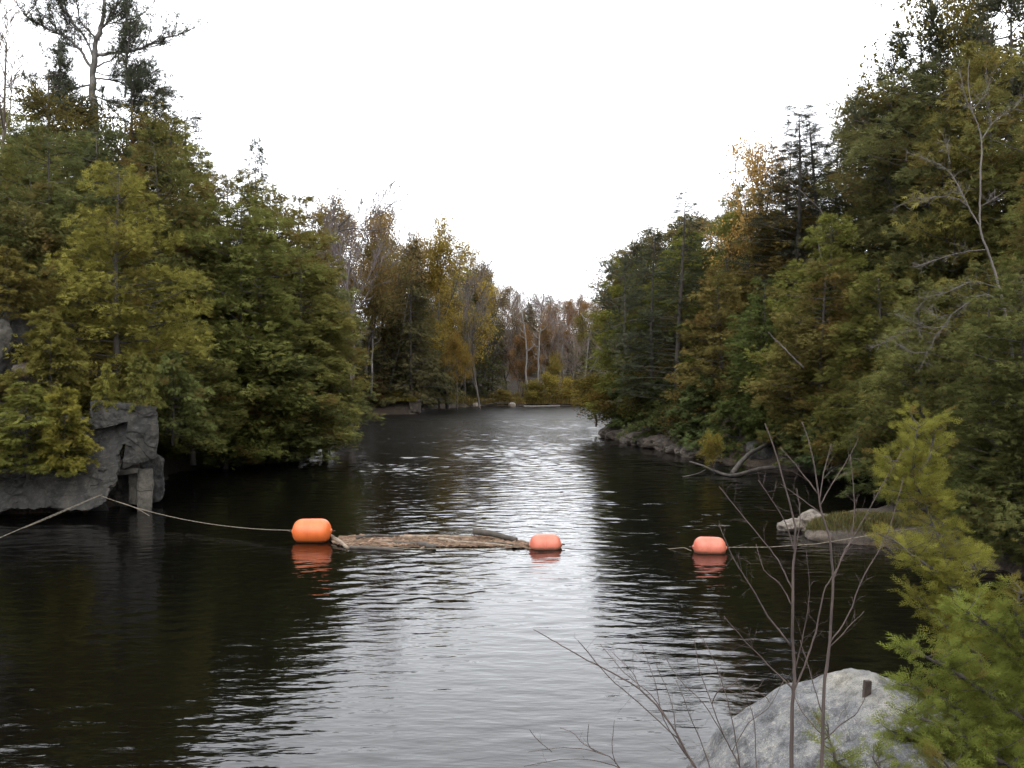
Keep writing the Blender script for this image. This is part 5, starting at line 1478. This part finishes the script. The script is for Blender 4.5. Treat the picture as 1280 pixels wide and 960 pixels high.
sapling("bare_shrub", 5.0, [
    ([(960, 1060), (925, 960), (905, 920), (890, 880), (875, 840), (868, 800)], 0.008, 0.0025),
    ([(905, 920), (880, 880), (850, 850), (830, 820)], 0.005, 0.002),
    ([(925, 960), (915, 900), (905, 860), (880, 800), (860, 780)], 0.006, 0.002),
    ([(915, 940), (935, 905), (960, 885), (980, 850)], 0.005, 0.002),
    ([(890, 880), (900, 862), (925, 858), (955, 870), (962, 878)], 0.007, 0.004),
    ([(945, 1020), (945, 940), (940, 890), (920, 850)], 0.006, 0.002),
], "bare shrub in front of the boulder's left flank", M_SAPLING, 15, 0.24, 65)

# ------------------------------------------------------------------ foreground cedars
def fore_cedar(name, Y, axes, label, col, seed, size=0.17, brown=0.05):
    """young cedar: leaders with many short limbs carrying fan shaped sprays. axes: (polyline px, half width px start, end, sprays per m2)"""
    r = np.random.default_rng(seed)
    o = at(*axes[0][0][0], Y)
    root = empty(name, o)
    parts, P, D, N, S = [], [], [], [], []
    for pts, w0, w1, dens, dy in axes:
        W = np.array([at(u, v, Y + dy) for u, v in pts]) - o
        parts.append(poly_tube(W, 0.022, 0.005, 6, 4, wob=0.006, rnd=r))
        seg = np.linalg.norm(np.diff(W, axis=0), axis=1); cum = np.concatenate([[0], np.cumsum(seg)]); L = cum[-1]
        nb = int(L * dens)
        for k in range(nb):
            s = L * (k + r.random()) / nb
            i = min(np.searchsorted(cum, s, 'right') - 1, len(W) - 2); g = (s - cum[i]) / seg[i]
            p = W[i] + (W[i + 1] - W[i]) * g; d = unit(W[i + 1] - W[i])
            hw = (w0 + (w1 - w0) * s / L) / F * Y
            ph = r.uniform(0, 6.28); out = np.array([math.cos(ph), math.sin(ph) * 0.8, 0])
            ln = hw * r.uniform(0.55, 1.15)
            e = unit(out + np.array([0, 0, r.uniform(-0.05, 0.6)]) + 0.25 * d)
            q = p + e * ln
            parts.append(poly_tube(np.array([p, (p + q) / 2 + np.array([0, 0, -0.05 * ln]), q]), 0.006, 0.002, 4, 2))
            m = max(5, int(ln / size * 11))
            t = 0.2 + 0.8 * r.random(m)
            P.append(p + (q - p) * t[:, None] + r.normal(0, 0.28 * size, (m, 3)))
            side = unit(np.cross(e, [0, 0, 1.]))
            D.append(e[None] + side[None] * r.uniform(-1, 1, m)[:, None] + np.array([0, 0, 1.])[None] * r.normal(-0.05, 0.4, m)[:, None])
            N.append(np.array([0, 0, 1.])[None] * 0.5 + out[None] * 0.4 + r.normal(0, 0.55, (m, 3)))
            S.append(size * r.uniform(0.6, 1.25, m))
    P, D, N, S = np.vstack(P), np.vstack(D), np.vstack(N), np.concatenate(S)
    V, T, C = sprays(P, D, N, S, clump_tint(P, r, brown, 3.0, seed * .3), 'fern', r)
    V2, T2 = join(parts)
    link("trunk", mesh_np("trunk", V2, T2, [M_BARK], smooth=True), root)
    link("crown", mesh_np("crown", V, T, [M_LEAF], tint=C), root).color = (*col, 1)
    return tag(root, label, "tree")
fore_cedar("young_cedar", 8.6, [
    ([(1262, 990), (1240, 880), (1215, 790), (1188, 720), (1165, 650), (1142, 590), (1148, 530)], 60, 24, 34, 0),
    ([(1195, 740), (1150, 700), (1112, 672)], 36, 18, 34, -.2),
    ([(1168, 650), (1130, 610), (1112, 570)], 34, 18, 36, .1),
    ([(1180, 700), (1210, 695), (1222, 715)], 36, 26, 34, .2),
    ([(1145, 600), (1165, 560), (1168, 525)], 28, 16, 34, .1),
    ([(1225, 820), (1180, 780), (1148, 745)], 42, 24, 34, -.1),
], "young yellowing cedar with a drooping tip right of the saplings", (0.14, 0.135, 0.027), 71, 0.135, 0.08)
fore_cedar("young_cedar", 7.0, [
    ([(1310, 1000), (1296, 900), (1284, 820), (1270, 770), (1276, 735)], 100, 26, 44, 0),
    ([(1280, 900), (1215, 855), (1165, 825), (1142, 812)], 62, 26, 40, -.2),
    ([(1280, 970), (1205, 925), (1155, 900), (1130, 888)], 66, 28, 40, -.3),
    ([(1285, 830), (1245, 790), (1205, 760)], 55, 34, 40, .1),
    ([(1285, 950), (1195, 885), (1150, 862), (1128, 856)], 52, 22, 42, -.1),
    ([(1285, 1010), (1190, 950), (1140, 925), (1118, 915)], 55, 25, 42, -.2),
], "bushy green cedar filling the bottom right corner", (0.115, 0.13, 0.027), 72, 0.12, 0.05)
fore_cedar("young_cedar", 6.2, [
    ([(1150, 1080), (1130, 1010), (1105, 970), (1090, 945)], 62, 26, 36, 0),
    ([(1110, 1030), (1065, 975), (1040, 940), (1035, 905)], 42, 12, 36, .1),
    ([(1190, 1040), (1190, 980), (1175, 940)], 55, 30, 36, .1),
], "low green cedar at the bottom edge covering the boulder's foot", (0.115, 0.13, 0.027), 73, 0.11, 0.05)

# ------------------------------------------------------------------ labels of the scattered wood: order along the slope
_one = ["first", "second", "third", "fourth", "fifth", "sixth", "seventh", "eighth", "ninth"]
ORD = _one + ["tenth", "eleventh", "twelfth", "thirteenth", "fourteenth", "fifteenth", "sixteenth", "seventeenth", "eighteenth", "nineteenth"]
for _t, _te in (("twenty", "twentieth"), ("thirty", "thirtieth"), ("forty", "fortieth"), ("fifty", "fiftieth"), ("sixty", "sixtieth"), ("seventy", "seventieth"), ("eighty", "eightieth"), ("ninety", "ninetieth")):
    ORD += [_te] + [_t + " " + q for q in _one]
LOOK = dict(cedar="olive green cedar", rustcedar="brown tinged cedar", hemlock="dark green hemlock", spire="dark narrow conifer", leafy="autumn brown leafy tree", thinleaf="thin golden tree", bare="bare grey brown tree", pine="dark pine", shrub="shrub")
buckets = {}
for t in TREES:
    d, dl, dr, df, dn = [float(q) for q in shore_d(t['x'], t['y'])]
    if t['y'] > 128: zone = "on the far hill closing the valley"; grp = "wood on the far hill"
    else:
        side = "left" if t['x'] < 0 else "right"
        zone = ("along the %s waterline" if d < 3.5 else "halfway up the %s slope" if d < 9 else "high on the %s slope") % side
        if t['y'] > 60: zone = "far back " + zone
        grp = "wood on the %s slope" % side
    buckets.setdefault((t['kind'], zone, grp), []).append(t)
for (kind, zone, grp), L in buckets.items():
    L.sort(key=lambda t: proj(t['x'], t['y'], t['z'])[0])
    for k, t in enumerate(L):
        lab = "%s %s from the left %s" % (ORD[min(k, len(ORD) - 1)], LOOK[kind], zone) if len(L) > 1 else "only %s %s" % (LOOK[kind], zone)
        tag(t['root'], lab, "tree", grp)
